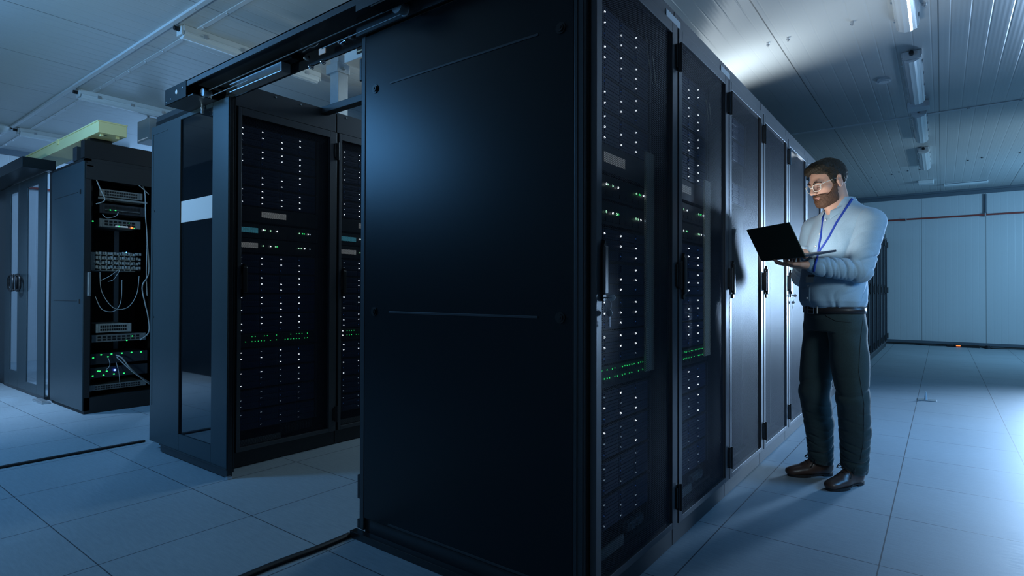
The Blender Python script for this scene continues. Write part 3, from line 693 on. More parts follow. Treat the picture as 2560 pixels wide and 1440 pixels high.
# ---------------- back wall details
pr_ = empty('sprinkler_pipe', (-1.6, 14.72, 2.655), 'thin red-brown pipe running level along the back wall', 'pipe')
MB().cyl((0, 0, 0), (4.7, 0, 0), .017, 14).build('pipe', 'red', pr_)
for x in (1.0, 2.3, 3.4): MB().box(x-.01, x+.01, -.02, .08, -.03, .03).build('bracket', 'steel', pr_)
tag(MB().cyl((.705, 14.76, 2.66), (.705, 14.76, 3.07), .018, 12).box(.68, .73, 14.745, 14.8, 2.68, 2.70).build('conduit', 'dkblue'), 'short vertical conduit between ceiling and red pipe on the back wall', 'pipe')
tag(MB().cyl((XL+.06, -2, 2.66), (XL+.06, 14.5, 2.66), .017, 12).build('sprinkler_pipe', 'red'), 'red-brown pipe along the left wall, seen through the glazed doors', 'pipe')
ps = empty('power_strip', (.20, 14.55, 0), 'black power strip with an orange switch on the floor by the back wall', 'power strip')
MB().box(0, .40, 0, .08, .0, .055, .006).build('body', 'black', ps); MB().box(.03, .10, -.004, .0, .02, .04, .001).build('switch', 'led_o', ps)
MB().box(-.12, -.0, .01, .07, 0, .035, .004).build('plug', 'black', ps)
cbk = MB().tube([(-1.3, 14.62, .02), (-.6, 14.66, .02), (-.2, 14.58, .015), (.1, 14.60, .02)], .012, 8); tag(cbk.build('power_cable', 'rubber', None, True), 'black cable on the floor left of the power strip', 'cable')
tag(MB().tube([(.60, 14.58, .02), (.8, 14.50, .015), (1.2, 14.60, .02), (1.7, 14.45, .02), (2.3, 14.5, .02)], .012, 8).build('power_cable', 'rubber', None, True), 'black cable on the floor right of the power strip', 'cable')
tag(MB().tube([(-1.3, 14.70, .03), (-.3, 14.72, .03), (.8, 14.70, .03), (1.4, 14.71, .03), (2.3, 14.7, .03)], .010, 8).build('power_cable', 'rubber', None, True), 'thin black cable lying right against the back wall', 'cable')
tag(MB().cyl((.72, 14.52, 0), (.72, 14.52, .05), .05, 20).cyl((.72, 14.52, .05), (.72, 14.52, .06), .035, 20).build('floor_socket', 'chassis'), 'small dark round fitting on the floor right of the power strip', 'socket')
fm = empty('floor_peg', (-.13, 7.1, 0), 'small white peg standing on a flat plate in the floor of the right aisle', 'peg')
MB().box(-.07, .09, -.06, .06, 0, .006, .002).build('plate', 'steel', fm); MB().cyl((0, 0, .006), (0, 0, .085), .014, 12, .006).build('peg', 'white', fm)

# ---------------- floor strips
tag(MB().box(-4.56, -4.53, -2.5, 1.67, .0, .014, .004).build('floor_cable_cover', 'rubber'), 'straight black rubber strip on the floor meeting the open door leaf', 'floor strip')
tag(MB().tube([(-2.075, 1.57, .008), (-2.07, 1.40, .009), (-2.085, 1.2, .008), (-2.075, .9, .008), (-2.08, .2, .008), (-2.08, -2.4, .008)], (.018, .009), 10, flat=(1, 0, 0)).build('floor_cable', 'rubber', None, True), 'slightly wavy black cable on the floor from the corner of the big blank panel', 'cable')

# ---------------- keys and loose wires inside the first racks
def keys(x, y, z, label):
    r = empty('key_bunch', (x, y, z), label, 'keys', 'keys hanging from rack locks')
    MB().tube([(0, .0, .0), (.012, .006, -.012), (.012, .012, -.03), (.004, .004, -.042), (0, -.006, -.02)], .0012, 6, closed=True).build('ring', 'key', r)
    for k, (dy, dz) in enumerate(((.0, .0), (.012, -.042))):
        m_ = MB()
        if k == 0: m_.cyl((-.004, 0, 0), (.022, 0, 0), .0025, 8).cyl((.022, -.0015, 0), (.022, .0015, 0), .011, 16).box(.014, .03, -.001, .001, -.008, .008, .0005)
        else: m_.cyl((.006, dy-.001, dz-.008), (.006, dy+.001, dz-.008), .011, 16).box(.004, .008, dy-.001, dy+.001, dz-.055, dz-.016).box(.001, .004, dy-.001, dy+.001, dz-.05, dz-.044).box(.001, .004, dy-.001, dy+.001, dz-.038, dz-.034)
        m_.build('key', 'key', r)
keys(ROWA_X+.034, ROWA_Y+.052, 1.055, 'keys hanging from the door lock of the near corner rack')
keys(ROWA_X+.034, ROWA_Y+4*WA+.052, 1.055, 'keys hanging from the door lock of the rack beside the man')
for i in range(2):
    y = ROWA_Y+i*WA+.60
    for k in range(2):
        o = MB().tube([(ROWA_X-.05, y-.03+k*.05, 2.06), (ROWA_X-.045, y-.015+k*.045, 1.99), (ROWA_X-.05, y+.02+k*.03, 1.94+k*.01)], .002, 6).build('loose_wire', 'cable_y', None, True)
        tag(o, '%s loose cream wire hanging at the top right inside the %s rack' % (('left', 'right')[k], ('near corner', 'second')[i]), 'wire', 'loose cream wires behind rack doors')

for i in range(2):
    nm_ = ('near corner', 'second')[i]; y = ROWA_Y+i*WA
    tag(MB().box(-.012, .0, .0, .085, .0, .90, .004).box(-.02, -.012, .02, .06, .0, .90).build('lit_wall_strip', 'lit_wall', None, loc=(ROWA_X-.050, y+.560, .75)), 'beige strip standing for lit side wall at the right side of the %s rack' % nm_, 'lit wall strip')  # added pale strip imitating light on the inner side wall
    tag(MB().box(0, .007, 0, .28, 0, .038).build('vent_strip', 'patch', None, loc=(ROWA_X-.05, y+.06, .132)), 'pale perforated strip at the foot of the %s rack of the right-hand row' % nm_, 'vent', 'pale vent strips')
    tag(MB().box(0, .02, 0, .15, 0, .03).box(.02, .03, .02, .05, .005, .025).box(.02, .03, .08, .11, .005, .025).build('power_inlet', 'steel', None, loc=(ROWA_X-.09, y+.43, .14)), 'small metal power inlet low behind the mesh door of the %s rack' % nm_, 'power inlet')

# ================================================================== the man and his laptop
PO = np.array([-.487, 3.657, 0.]); PF = np.array([-.66, -.75, 0.]); PF /= np.linalg.norm(PF); PL = np.array([-PF[1], PF[0], 0.])
def lw(p):
    """body frame (his left, forward, up) -> room"""
    p = np.asarray(p, float); return PO+p[..., 0:1]*PL+p[..., 1:2]*PF+p[..., 2:3]*np.array([0, 0, 1.])
class Field:
    """distance field on a rectilinear grid, skinned by surface nets into one continuous mesh"""
    def __init__(s, xs, ys, zs):
        s.ax = [np.asarray(a, np.float32) for a in (xs, ys, zs)]; s.f = np.full([len(a) for a in s.ax], .06, np.float32)
    def sl(s, lo, hi):
        r = []
        for a, l, h in zip(s.ax, lo, hi): r.append(slice(max(0, int(np.searchsorted(a, l))-1), min(len(a), int(np.searchsorted(a, h))+1)))
        return tuple(r)
    def pts(s, S): return [a[q].reshape([-1 if i == j else 1 for j in range(3)]) for i, (a, q) in enumerate(zip(s.ax, S))]
    def add(s, fn, lo, hi, k=.01, op='u', pad=.04):
        lo = np.array(lo)-pad; hi = np.array(hi)+pad; S = s.sl(lo, hi)
        if any(q.stop <= q.start for q in S): return s
        X, Y, Z = s.pts(S); d = fn(X, Y, Z).astype(np.float32)+np.zeros([q.stop-q.start for q in S], np.float32); a = s.f[S]
        if op == 'u':
            h = np.clip(.5+.5*(a-d)/k, 0, 1); s.f[S] = a*(1-h)+d*h-k*h*(1-h)
        elif op == 'sub':
            d = -d; h = np.clip(.5-.5*(a-d)/k, 0, 1); s.f[S] = a*(1-h)+d*h+k*h*(1-h)
        elif op == 'and':
            h = np.clip(.5-.5*(a-d)/k, 0, 1); s.f[S] = a*(1-h)+d*h+k*h*(1-h)
        return s
    def cap(s, a, b, ra, rb=None, k=.01, op='u', wr=None):
        a = np.array(a, float); b = np.array(b, float); rb = ra if rb is None else rb; ab = b-a; L2 = ab.dot(ab)+1e-9; m = max(ra, rb)
        e = np.cross(ab, [0, 0, 1.]); e = e/(np.linalg.norm(e)+1e-9); g = np.cross(ab, e); g = g/(np.linalg.norm(g)+1e-9)
        def fn(X, Y, Z):
            t = np.clip(((X-a[0])*ab[0]+(Y-a[1])*ab[1]+(Z-a[2])*ab[2])/L2, 0, 1)
            dx = X-a[0]-t*ab[0]; dy = Y-a[1]-t*ab[1]; dz = Z-a[2]-t*ab[2]
            d = np.sqrt(dx*dx+dy*dy+dz*dz)-(ra+(rb-ra)*t)
            if wr is not None:
                ph = np.arctan2(dx*g[0]+dy*g[1]+dz*g[2], dx*e[0]+dy*e[1]+dz*e[2]); d = d+wr(t, ph)
            return d
        return s.add(fn, np.minimum(a, b)-m, np.maximum(a, b)+m, k, op)
    def ell(s, c, r, R=None, k=.01, op='u'):
        c = np.array(c, float); r = np.array(r, float); R = np.eye(3) if R is None else R; m = r.max()
        def fn(X, Y, Z):
            dx, dy, dz = X-c[0], Y-c[1], Z-c[2]
            q = [(R[i][0]*dx+R[i][1]*dy+R[i][2]*dz)/r[i] for i in range(3)]
            k0 = np.sqrt(q[0]**2+q[1]**2+q[2]**2); k1 = np.sqrt((q[0]/r[0])**2+(q[1]/r[1])**2+(q[2]/r[2])**2)+1e-9
            return k0*(k0-1)/k1
        return s.add(fn, c-m, c+m, k, op)
    def loft(s, tab, k=.01, op='u', wr=None):
        """tab rows: z, centre u, centre v, radius u, radius v"""
        T = np.array(tab, float); o = np.argsort(T[:, 0]); T = T[o]
        def fn(X, Y, Z):
            cu, cv, a, b = [np.interp(Z, T[:, 0], T[:, i]) for i in (1, 2, 3, 4)]
            p, q = (X-cu)/a, (Y-cv)/b; k0 = np.sqrt(p*p+q*q)+1e-6; k1 = np.sqrt((p/a)**2+(q/b)**2)+1e-6
            d = k0*(k0-1)/k1
            d = np.maximum(d, np.maximum(T[0, 0]-Z, Z-T[-1, 0])) 
            if wr is not None: d = d+wr(X, Y, Z, np.arctan2(q, p))
            return d
        lo = [(T[:, 1]-T[:, 3]).min(), (T[:, 2]-T[:, 4]).min(), T[0, 0]]; hi = [(T[:, 1]+T[:, 3]).max(), (T[:, 2]+T[:, 4]).max(), T[-1, 0]]
        return s.add(fn, lo, hi, k, op)
    def net(s):
        f = s.f; f = f.copy(); f[0] = f[-1] = .05; f[:, 0] = f[:, -1] = .05; f[:, :, 0] = f[:, :, -1] = .05
        ins = f < 0; n = f.shape
        c = np.zeros([v-1 for v in n], np.uint8)
        for i in (0, 1):
            for j in (0, 1):
                for k in (0, 1): c += ins[i:n[0]-1+i, j:n[1]-1+j, k:n[2]-1+k]
        act = (c > 0) & (c < 8); idx = np.argwhere(act); vid = np.full(c.shape, -1, np.int32); vid[act] = np.arange(len(idx))
        P = np.zeros((len(idx), 3)); cnt = np.zeros(len(idx))
        co = [s.ax[d][idx[:, d]] for d in range(3)]; cn = [s.ax[d][idx[:, d]+1] for d in range(3)]
        for d in range(3):
            e = [q for q in range(3) if q != d]
            for a in (0, 1):
                for b in (0, 1):
                    o = [0, 0, 0]; o[e[0]] = a; o[e[1]] = b; o2 = list(o); o2[d] = 1
                    f0 = f[idx[:, 0]+o[0], idx[:, 1]+o[1], idx[:, 2]+o[2]]; f1 = f[idx[:, 0]+o2[0], idx[:, 1]+o2[1], idx[:, 2]+o2[2]]
                    m = (f0 < 0) != (f1 < 0); t = np.where(m, f0/(f0-f1+1e-12), 0)
                    pt = np.zeros((len(idx), 3)); pt[:, d] = co[d]+(cn[d]-co[d])*t
                    pt[:, e[0]] = cn[e[0]] if a else co[e[0]]; pt[:, e[1]] = cn[e[1]] if b else co[e[1]]
                    P[m] += pt[m]; cnt[m] += 1
        P /= cnt[:, None]; F = []
        for d in range(3):
            sl0 = [slice(None)]*3; sl1 = [slice(None)]*3; sl0[d] = slice(0, n[d]-1); sl1[d] = slice(1, n[d])
            A = ins[tuple(sl0)]; B = ins[tuple(sl1)]; X = np.argwhere(A != B); e = [q for q in range(3) if q != d]
            X = X[(X[:, e[0]] > 0) & (X[:, e[1]] > 0) & (X[:, e[0]] < n[e[0]]-1) & (X[:, e[1]] < n[e[1]]-1)]
            ii = A[X[:, 0], X[:, 1], X[:, 2]]
            def g(a, b):
                Y = X.copy(); Y[:, e[0]] -= a; Y[:, e[1]] -= b; return vid[Y[:, 0], Y[:, 1], Y[:, 2]]
            q = np.stack([g(1, 1), g(0, 1), g(0, 0), g(1, 0)], 1)
            if d == 1: q = q[:, ::-1]
            q = np.where(ii[:, None], q, q[:, ::-1]); F.append(q)
        F = np.concatenate(F); F = F[(F >= 0).all(1)]
        return P, F[:, ::-1]      # mirrored frame: flip
def fmesh(name, fld, m, parent=None, smooth_it=0, post=None):
    P, F = fld.net()
    for _ in range(smooth_it):
        E_ = np.concatenate([F[:, [0, 1]], F[:, [1, 2]], F[:, [2, 3]], F[:, [3, 0]]]); S = np.zeros_like(P); c = np.zeros(len(P))
        for a, b in ((0, 1), (1, 0)): np.add.at(S, E_[:, a], P[E_[:, b]]); np.add.at(c, E_[:, a], 1)
        P = .5*P+.5*S/np.maximum(c, 1)[:, None]
    me = bpy.data.meshes.new(name); V = lw(P)-PO
    me.vertices.add(len(V)); me.vertices.foreach_set('co', V.astype(np.float32).ravel())
    me.loops.add(F.size); me.polygons.add(len(F)); me.loops.foreach_set('vertex_index', F.astype(np.int32).ravel())
    me.polygons.foreach_set('loop_start', np.arange(0, F.size, 4, dtype=np.int32)); me.polygons.foreach_set('loop_total', np.full(len(F), 4, np.int32))
    me.update(calc_edges=True); me.validate()
    me.polygons.foreach_set('use_smooth', np.ones(len(me.polygons), bool)); me.materials.append(m if not isinstance(m, str) else M[m])
    o = bpy.data.objects.new(name, me); C.objects.link(o)
    if parent: o.parent = parent
    o['_P'] = 0; del o['_P']
    return o, P, F
def grid(*seg):
    """seg = (start, (end, step), (end, step)...)"""
    out = [seg[0]]
    for e, st in seg[1:]:
        n_ = max(1, int(round((e-out[-1])/st))); out += list(np.linspace(out[-1], e, n_+1)[1:])
    return out
def wob(seed, freq, n=7):
    rg = np.random.RandomState(seed); K = rg.normal(size=(n, 3)); K = K/np.linalg.norm(K, axis=1)[:, None]*freq*(.6+.8*rg.rand(n))[:, None]; ph = rg.rand(n)*6.28
    def fn(X, Y, Z):
        r = 0
        for k_, p_ in zip(K, ph): r = r+np.sin(k_[0]*X+k_[1]*Y+k_[2]*Z+p_)
        return r/n*1.6
    return fn

# head frame
HC = np.array([.0, .037, 1.700]); HP = math.radians(21); HY = math.radians(3)
hf = np.array([math.sin(HY)*-1*math.cos(HP), math.cos(HY)*math.cos(HP), -math.sin(HP)]); hl = np.array([math.cos(HY), math.sin(HY), 0]); hu = np.cross(hl, hf); hu = hu/np.linalg.norm(hu)
HR = np.stack([hl, hf, hu]); HS = 1.0
def H(a, b, c): return HC+HS*(a*hl+b*hf+c*hu)
def hfn(X, Y, Z):
    dx, dy, dz = X-HC[0], Y-HC[1], Z-HC[2]
    return [(HR[i][0]*dx+HR[i][1]*dy+HR[i][2]*dz)/HS for i in range(3)]
def skull(F_, detail=True, inf=0.):
    e = lambda c, r, k=.012, op='u': F_.ell(H(*c), np.array(r)+inf, HR, k, op)
    e((0, -.012, .030), (.076, .098, .092), .01); e((0, .020, -.030), (.062, .072, .082), .03); e((0, .030, -.078), (.053, .052, .036), .025)
    F_.ell(H(0, .070, -.098), np.array((.026, .018, .017))+inf, HR, .02)
    for s in (1, -1): F_.ell(H(s*.043, .056, -.020), np.array((.022, .024, .020))+inf, HR, .02)
    F_.cap(H(-.034, .080, .020), H(.034, .080, .020), .012+inf, k=.016)
def face(F_):
    F_.ell(H(0, .088, .004), (.009, .012, .016), HR, .012)
    F_.cap(H(0, .094, .006), H(0, .116, -.030), .0075, .0115, k=.010)
    for s in (1, -1):
        F_.ell(H(s*.0125, .104, -.034), (.0085, .011, .0085), HR, .006)
        F_.ell(H(s*.032, .101, -.001), (.019, .016, .0125), HR, .012, 'sub')
        F_.ell(H(s*.031, .0765, -.003), (.0150, .0150, .0125), HR, .005)
        F_.cap(H(s*.016, .0915, -.008), H(s*.045, .086, -.009), .0016, k=.002, op='sub')
        F_.ell(H(s*.006, .113, -.041), (.004, .006, .003), HR, .003, 'sub')
        # ear
        F_.ell(H(s*.079, -.010, -.008), (.008, .0185, .031), HR, .008)
        F_.ell(H(s*.086, -.012, .014), (.006, .012, .014), HR, .006); F_.ell(H(s*.081, -.004, -.034), (.006, .009, .010), HR, .006)
        F_.ell(H(s*.090, -.008, -.002), (.007, .011, .019), HR, .005, 'sub'); F_.ell(H(s*.084, .000, -.006), (.006, .006, .007), HR, .005)
    F_.cap(H(-.019, .087, -.0605), H(.019, .087, -.0605), .0065, k=.007); F_.ell(H(0, .091, -.060), (.012, .007, .005), HR, .006)
    F_.cap(H(-.015, .087, -.0725), H(.015, .087, -.0725), .0072, k=.006)
    F_.cap(H(-.023, .0945, -.0665), H(.023, .0945, -.0665), .0013, k=.003, op='sub'); F_.ell(H(0, .094, -.0855), (.018, .006, .006), HR, .008, 'sub')
def finger(F_, pts, r):
    for i in range(len(pts)-1): F_.cap(pts[i], pts[i+1], r[i], r[i+1], k=.0025)
def hand(F_, Wr, dr, lat, nrm, curls, thumb, lens=(.074, .082, .076, .060)):
    Wr = np.array(Wr, float); K_ = Wr+dr*.098
    offs = (.030, .010, -.011, -.031)
    for i, o in enumerate(offs):
        kn = K_+lat*o+dr*(-.002*abs(i-1))
        F_.cap(Wr+dr*.012+lat*o*.45, kn, .0155, .0125, k=.012)
        p = [kn]; ang = 0; L_ = [lens[i]*.46, lens[i]*.30, lens[i]*.26]; r = [.0098, .0090, .0083, .0074]
        if i == 3: r = [q*.87 for q in r]
        for q in range(3):
            ang += curls[i][q]; p.append(p[-1]+L_[q]*(dr*math.cos(ang)+nrm*math.sin(ang)+lat*curls[i][3]))
        finger(F_, p, r)
    F_.ell(Wr+dr*.045, (.040, .052, .015), np.stack([lat, dr, nrm]), .015)
    t0 = Wr+dr*.020+lat*.020+nrm*.002; p = [t0, Wr+thumb[0][0]*dr+thumb[0][1]*lat+thumb[0][2]*nrm, Wr+thumb[1][0]*dr+thumb[1][1]*lat+thumb[1][2]*nrm, Wr+thumb[2][0]*dr+thumb[2][1]*lat+thumb[2][2]*nrm]
    F_.cap(p[0], p[1], .0165, .0135, k=.010); F_.cap(p[1], p[2], .0115, .0105, k=.004); F_.cap(p[2], p[3], .0102, .0085, k=.003)

SHL = (.192, -.068, 1.452); ELL = (.226, .040, 1.192); WRL = (.137, .256, 1.219)
SHR_ = (-.190, -.035, 1.455); ELR = (-.268, -.020, 1.175); WRR = (-.088, .128, 1.308)
HIPL = (.088, -.01, .90); KNL = (.122, -.012, .50); ANL = (.040, -.098, .095)
HIPR = (-.088, .0, .90); KNR = (-.118, .028, .50); ANR = (-.140, -.035, .095)
B_ = Field(grid(-.34, (-.12, .008), (.17, .0022), (.34, .008)), grid(-.20, (-.10, .006), (.44, .0022), (.46, .006)), grid(.02, (1.18, .011), (1.34, .0022), (1.50, .006), (1.87, .0021)))
skull(B_); face(B_)
B_.cap((0, -.055, 1.49), H(0, -.026, -.055), .060, .057, k=.02); B_.cap((0, -.01, 1.50), H(0, .015, -.085), .038, .036, k=.03)
B_.cap((0, .035, 1.555), (0, .035, 1.575), .012, k=.02)
B_.loft([(.86, 0, 0, .14, .10), (1.0, 0, .01, .145, .11), (1.12, 0, .015, .150, .12), (1.3, 0, -.02, .155, .10), (1.42, 0, -.045, .15, .08), (1.50, 0, -.055, .075, .055)], k=.03)
for a_, e_, w_ in ((SHL, ELL, WRL), (SHR_, ELR, WRR)): B_.cap(a_, e_, .050, .040, k=.03); B_.cap(e_, w_, .040, .0265, k=.015)
for a_, e_, w_ in ((HIPL, KNL, ANL), (HIPR, KNR, ANR)): B_.cap(a_, e_, .082, .052, k=.03); B_.cap(e_, w_, .052, .036, k=.02)
B_.cap(ANL, (.062, .00, .050), .030, .022, k=.01); B_.cap(ANR, (-.150, .03, .050), .030, .022, k=.01)
dl = np.array([-.65, .755, .06]); dl /= np.linalg.norm(dl); ll_ = np.array([.757, .653, 0]); nl = np.cross(ll_, dl); nl = nl if nl[2] > 0 else -nl
hand(B_, WRL, dl, ll_, nl, [(.55, .75, .35, .02), (.12, .18, .15, -.02), (.06, .10, .12, .0), (.05, .15, .12, .02)], [(.050, .046, .002), (.082, .060, .004), (.108, .056, .010)])
dr_ = np.array([.50, .84, -.12]); dr_ /= np.linalg.norm(dr_); lr = np.array([.86, -.51, 0]); lr = -lr; nr = np.cross(dr_, lr); nr = nr if nr[2] < 0 else -nr
hand(B_, WRR, dr_, -lr, nr, [(.35, .5, .3, .03), (.30, .5, .3, 0), (.35, .55, .3, 0), (.4, .5, .3, -.03)], [(.045, .040, .010), (.075, .050, .018), (.098, .046, .024)])
def skin_mat():
    m = mat('light_skin', (.62, .36, .26), .48, spec=.35, bump=(350, .10), var=(25, .12)); b = m.node_tree.nodes['Principled BSDF']
    b.inputs['Subsurface Weight'].default_value = .12; b.inputs['Subsurface Radius'].default_value = (.012, .005, .003); return m
def cloth(name, col, rough=.8, weave=900, st=.25, var=(18, .12)):
    m = mat(name, col, rough, spec=.2, bump=(weave, st), var=var); m.node_tree.nodes['Principled BSDF'].inputs['Sheen Weight'].default_value = .25; return m
M['skin'] = skin_mat(); M['shirt'] = cloth('pale_blue_chambray', (.31, .46, .58), .8, 700, .3, (260, .16)); M['trous'] = cloth('dark_green_grey_denim', (.028, .050, .052), .8, 500, .4, (200, .3))
M['hair'] = mat('dark_brown_hair', (.030, .024, .015), .6, spec=.25, bump=(260, .7), var=(120, .4)); M['beard'] = mat('reddish_brown_beard', (.10, .045, .020), .6, bump=(420, .9), var=(160, .5))
M['lips'] = mat('lip_skin', (.36, .17, .14), .5); M['leather'] = mat('dark_brown_shoe_leather', (.070, .037, .026), .36, spec=.55, bump=(120, .12), var=(20, .25))
M['sole'] = mat('black_shoe_sole', (.012, .010, .010), .5); M['lace'] = mat('black_shoe_lace', (.010, .012, .014), .7); M['belt'] = mat('dark_leather_belt', (.022, .018, .018), .4)
M['acet'] = mat('clear_acetate_frame', (.78, .76, .66), .15, spec=.7, coat=.6); M['lany'] = mat('royal_blue_ribbon', (.012, .05, .36), .6); M['btn'] = mat('pearl_button', (.75, .77, .78), .3)
M['brow'] = mat('brown_eyebrow_hair', (.05, .028, .016), .7, bump=(500, .8))

person, PB, FB = fmesh('person', B_, 'skin', None, 1); person.location = PO
tag(person, 'bearded man in pale blue shirt and dark trousers, standing, looking down at a laptop', 'person')
del B_
hg = [grid(-.12, (.12, .0022)), grid(-.12, (.20, .0022)), grid(1.50, (1.88, .0022))]
def region(F_, fn, k): F_.add(lambda X, Y, Z: fn(*hfn(X, Y, Z)), [-.2, -.3, 1.4], [.2, .3, 1.9], k, 'and', 0)
# hair
A_ = Field(*hg)
A_.ell(H(0, -.014, .034), (.0855, .104, .0985), HR, .01); A_.ell(H(.012, .040, .098), (.062, .054, .032), HR, .02); A_.ell(H(-.02, .060, .085), (.045, .032, .030), HR, .015)
A_.cap(H(.074, .026, .02), H(.0745, .020, -.018), .0075, .006, k=.006); A_.cap(H(-.074, .026, .02), H(-.0745, .020, -.018), .0075, .006, k=.006)
hb_ = [-.12, -.085, -.05, -.028, -.004, .012, .030, .040, .050, .070, .10]; hc_ = [-.045, -.045, -.030, .004, .022, -.015, -.018, .040, .058, .070, .072]
w1 = wob(5, 260, 9); w2 = wob(9, 700, 9)
def hairline(a, b, c): return (np.interp(b, hb_, hc_)+.006*np.sin(a*90+1.)*(b > .04)-c)*.8
region(A_, hairline, .006)
X, Y, Z = A_.pts(A_.sl([-9]*3, [9]*3)); a_, b__, c_ = hfn(X, Y, Z)
strand = np.sin((a_*1.0+.35*b__)*620+3*w1(X, Y, Z))*.0011+w2(X, Y, Z)*.0009+w1(X, Y, Z)*.0016
A_.f += strand.astype(np.float32)
hair, _, _ = fmesh('hair', A_, 'hair', person)
# beard and moustache: a shell standing a few millimetres off the jaw
D_ = Field(*hg); skull(D_, inf=.0)
X, Y, Z = D_.pts(D_.sl([-9]*3, [9]*3)); a_, b__, c_ = hfn(X, Y, Z)
thick = .0075+.006*np.clip((-.07-c_)/.04, 0, 1)+.003*np.clip((b__-.05)/.04, 0, 1); D_.f -= thick.astype(np.float32)
bb_ = [-.02, .012, .026, .034, .050, .064, .080, .092, .12]; bc_ = [-.06, -.01, -.012, -.030, -.050, -.058, -.050, -.047, -.050]
region(D_, lambda a, b, c: (c-np.interp(b, bb_, bc_))*.9, .006)
region(D_, lambda a, b, c: (.006-b)*1.0+0*a+0*c, .01); region(D_, lambda a, b, c: (-.132+.35*np.clip(.06-b, 0, .1))-c, .01)
D_.ell(H(0, .100, -.0665), (.0235, .020, .0105), HR, .004, 'sub'); D_.ell(H(0, .125, -.030), (.012, .018, .016), HR, .004, 'sub')
D_.f += (w2(X, Y, Z)*.0013+w1(X, Y, Z)*.0010).astype(np.float32)
beard, _, _ = fmesh('beard', D_, 'beard', person)
def pmesh(b, name, m, parent, smooth=True):
    """mesh built in the body frame"""
    for v in b.bm.verts:
        q = lw(np.array(v.co))-PO; v.co = Vector(q)
    return b.build(name, m, parent, smooth)
q = MB(); q.tube([H(-.017, .0935, -.0625), H(0, .0985, -.0605), H(.017, .0935, -.0625)], .0035, 8).tube([H(-.015, .093, -.071), H(0, .0965, -.073), H(.015, .093, -.071)], .0042, 8); pmesh(q, 'lips', 'lips', person)
for s in (1, -1):
    q = MB(); q.tube([H(s*.013, .096, .0165), H(s*.028, .0975, .0225), H(s*.043, .088, .0215), H(s*.052, .076, .014)], lambda t: .0042*(1-.6*t)+.0008, 8, flat=None); pmesh(q, 'eyebrow', 'brow', person)
    q = MB(); q.tube([H(s*.018, .0895, -.0085), H(s*.031, .0925, -.0105), H(s*.044, .0845, -.0085)], .0011, 6); pmesh(q, 'eyelash', 'brow', person)
# glasses
gl = bpy.data.objects.new('glasses', None); C.objects.link(gl); gl.parent = person; gl.empty_display_size = .02; gl['label'] = 'clear-framed glasses'
def lens_pts(s, o=0, n=28):
    r = []
    for i in range(n):
        t = 2*math.pi*i/n; c_, s_ = math.cos(t), math.sin(t); e = 2/2.8
        x = .0245*math.copysign(abs(c_)**e, c_); z = .0195*math.copysign(abs(s_)**e, s_); x += s*.0018*(z/.0195)
        r.append(H(s*.0335+x, .1065-.010*((abs(s*.0335+x)-.01)/.045)**2+o, -.006+z))
    return r
for s in (1, -1):
    pmesh(MB().tube(lens_pts(s), .0017, 8, closed=True, sub=1), 'rim', 'acet', gl)
    b = MB(); P_ = [b.bm.verts.new(p) for p in lens_pts(s, -.0006)]; P2 = [b.bm.verts.new(p) for p in lens_pts(s, .0006)]
    b.bm.faces.new(P_[::-1]); b.bm.faces.new(P2); n_ = len(P_)
    for i in range(n_): b.bm.faces.new((P_[i], P_[(i+1) % n_], P2[(i+1) % n_], P2[i]))
    pmesh(b, 'lens', 'pane', gl, False)
    pmesh(MB().tube([H(s*.058, .100, .004), H(s*.066, .088, .008), H(s*.0745, .055, .010), H(s*.0800, .010, .010), H(s*.0800, -.012, .004)], .0020, 8), 'temple', 'acet', gl)
pmesh(MB().tube([H(-.0095, .1055, -.002), H(0, .110, .002), H(.0095, .1055, -.002)], .0022, 8), 'bridge', 'acet', gl)

# shirt
def slw(n_, m_, A, t0=.0, ph0=0., flat_=.0):
    """creases: sharp valleys that slant round the sleeve and fade in and out"""
    def fn(t, ph):
        env = A*(flat_+(1-flat_)*np.clip((t-t0)/(1-t0+1e-6), 0, 1))
        r = 0
        for q, (dn, dm, dp) in enumerate(((0, 1., 0), (1.37, -1.4, 1.9))):
            base = (n_+dn)*t+.16*m_*np.sin(ph+ph0+dp)*dm+.07*np.sin(3*ph+5*t+dp)+dp
            v = np.abs(np.sin(math.pi*base)); g_ = .25+.75*np.clip(np.sin(ph*1.0+2.3*q+4*t+ph0), 0, 1)
            r = r+g_*(1-np.minimum(1, v*1.7))**1.3
        return env*(r-.45)
    return fn
wS = wob(21, 30, 8); wS2 = wob(22, 75, 8)
def tw(X, Y, Z, ph):
    lo = np.clip((1.16-Z)/.14, 0, 1)
    sh = np.clip((1.50-Z)/.08, 0, 1); q = wS(X, Y, Z)
    f1 = (1-np.minimum(1, np.abs(np.sin(3.1*ph+7*Z+1.2*q))*1.8))**1.4; f2 = (1-np.minimum(1, np.abs(np.sin(17*Z+2.2*ph+1.5*q))*1.8))**1.4
    return sh*(-.004*q+.0075*f1*(.4+.6*lo)+.006*f2*lo)-.0035*lo*np.sin(9*ph+14*Z+2*q)-.0012*wS2(X, Y, Z)
S_ = Field(grid(-.38, (.38, .0036)), grid(-.24, (.36, .0036)), grid(.97, (1.66, .0036)))
S_.loft([(.985, 0, .0, .158, .128), (1.005, 0, .004, .178, .150), (1.03, 0, .008, .187, .160), (1.10, 0, .010, .186, .160), (1.20, 0, .002, .184, .146), (1.32, 0, -.018, .190, .134), (1.41, 0, -.036, .188, .118), (1.46, 0, -.050, .176, .108), (1.50, 0, -.058, .158, .098), (1.535, 0, -.060, .122, .086), (1.565, 0, -.056, .090, .076), (1.595, 0, -.048, .069, .068), (1.61, 0, -.045, .064, .064)], k=.01, wr=tw)
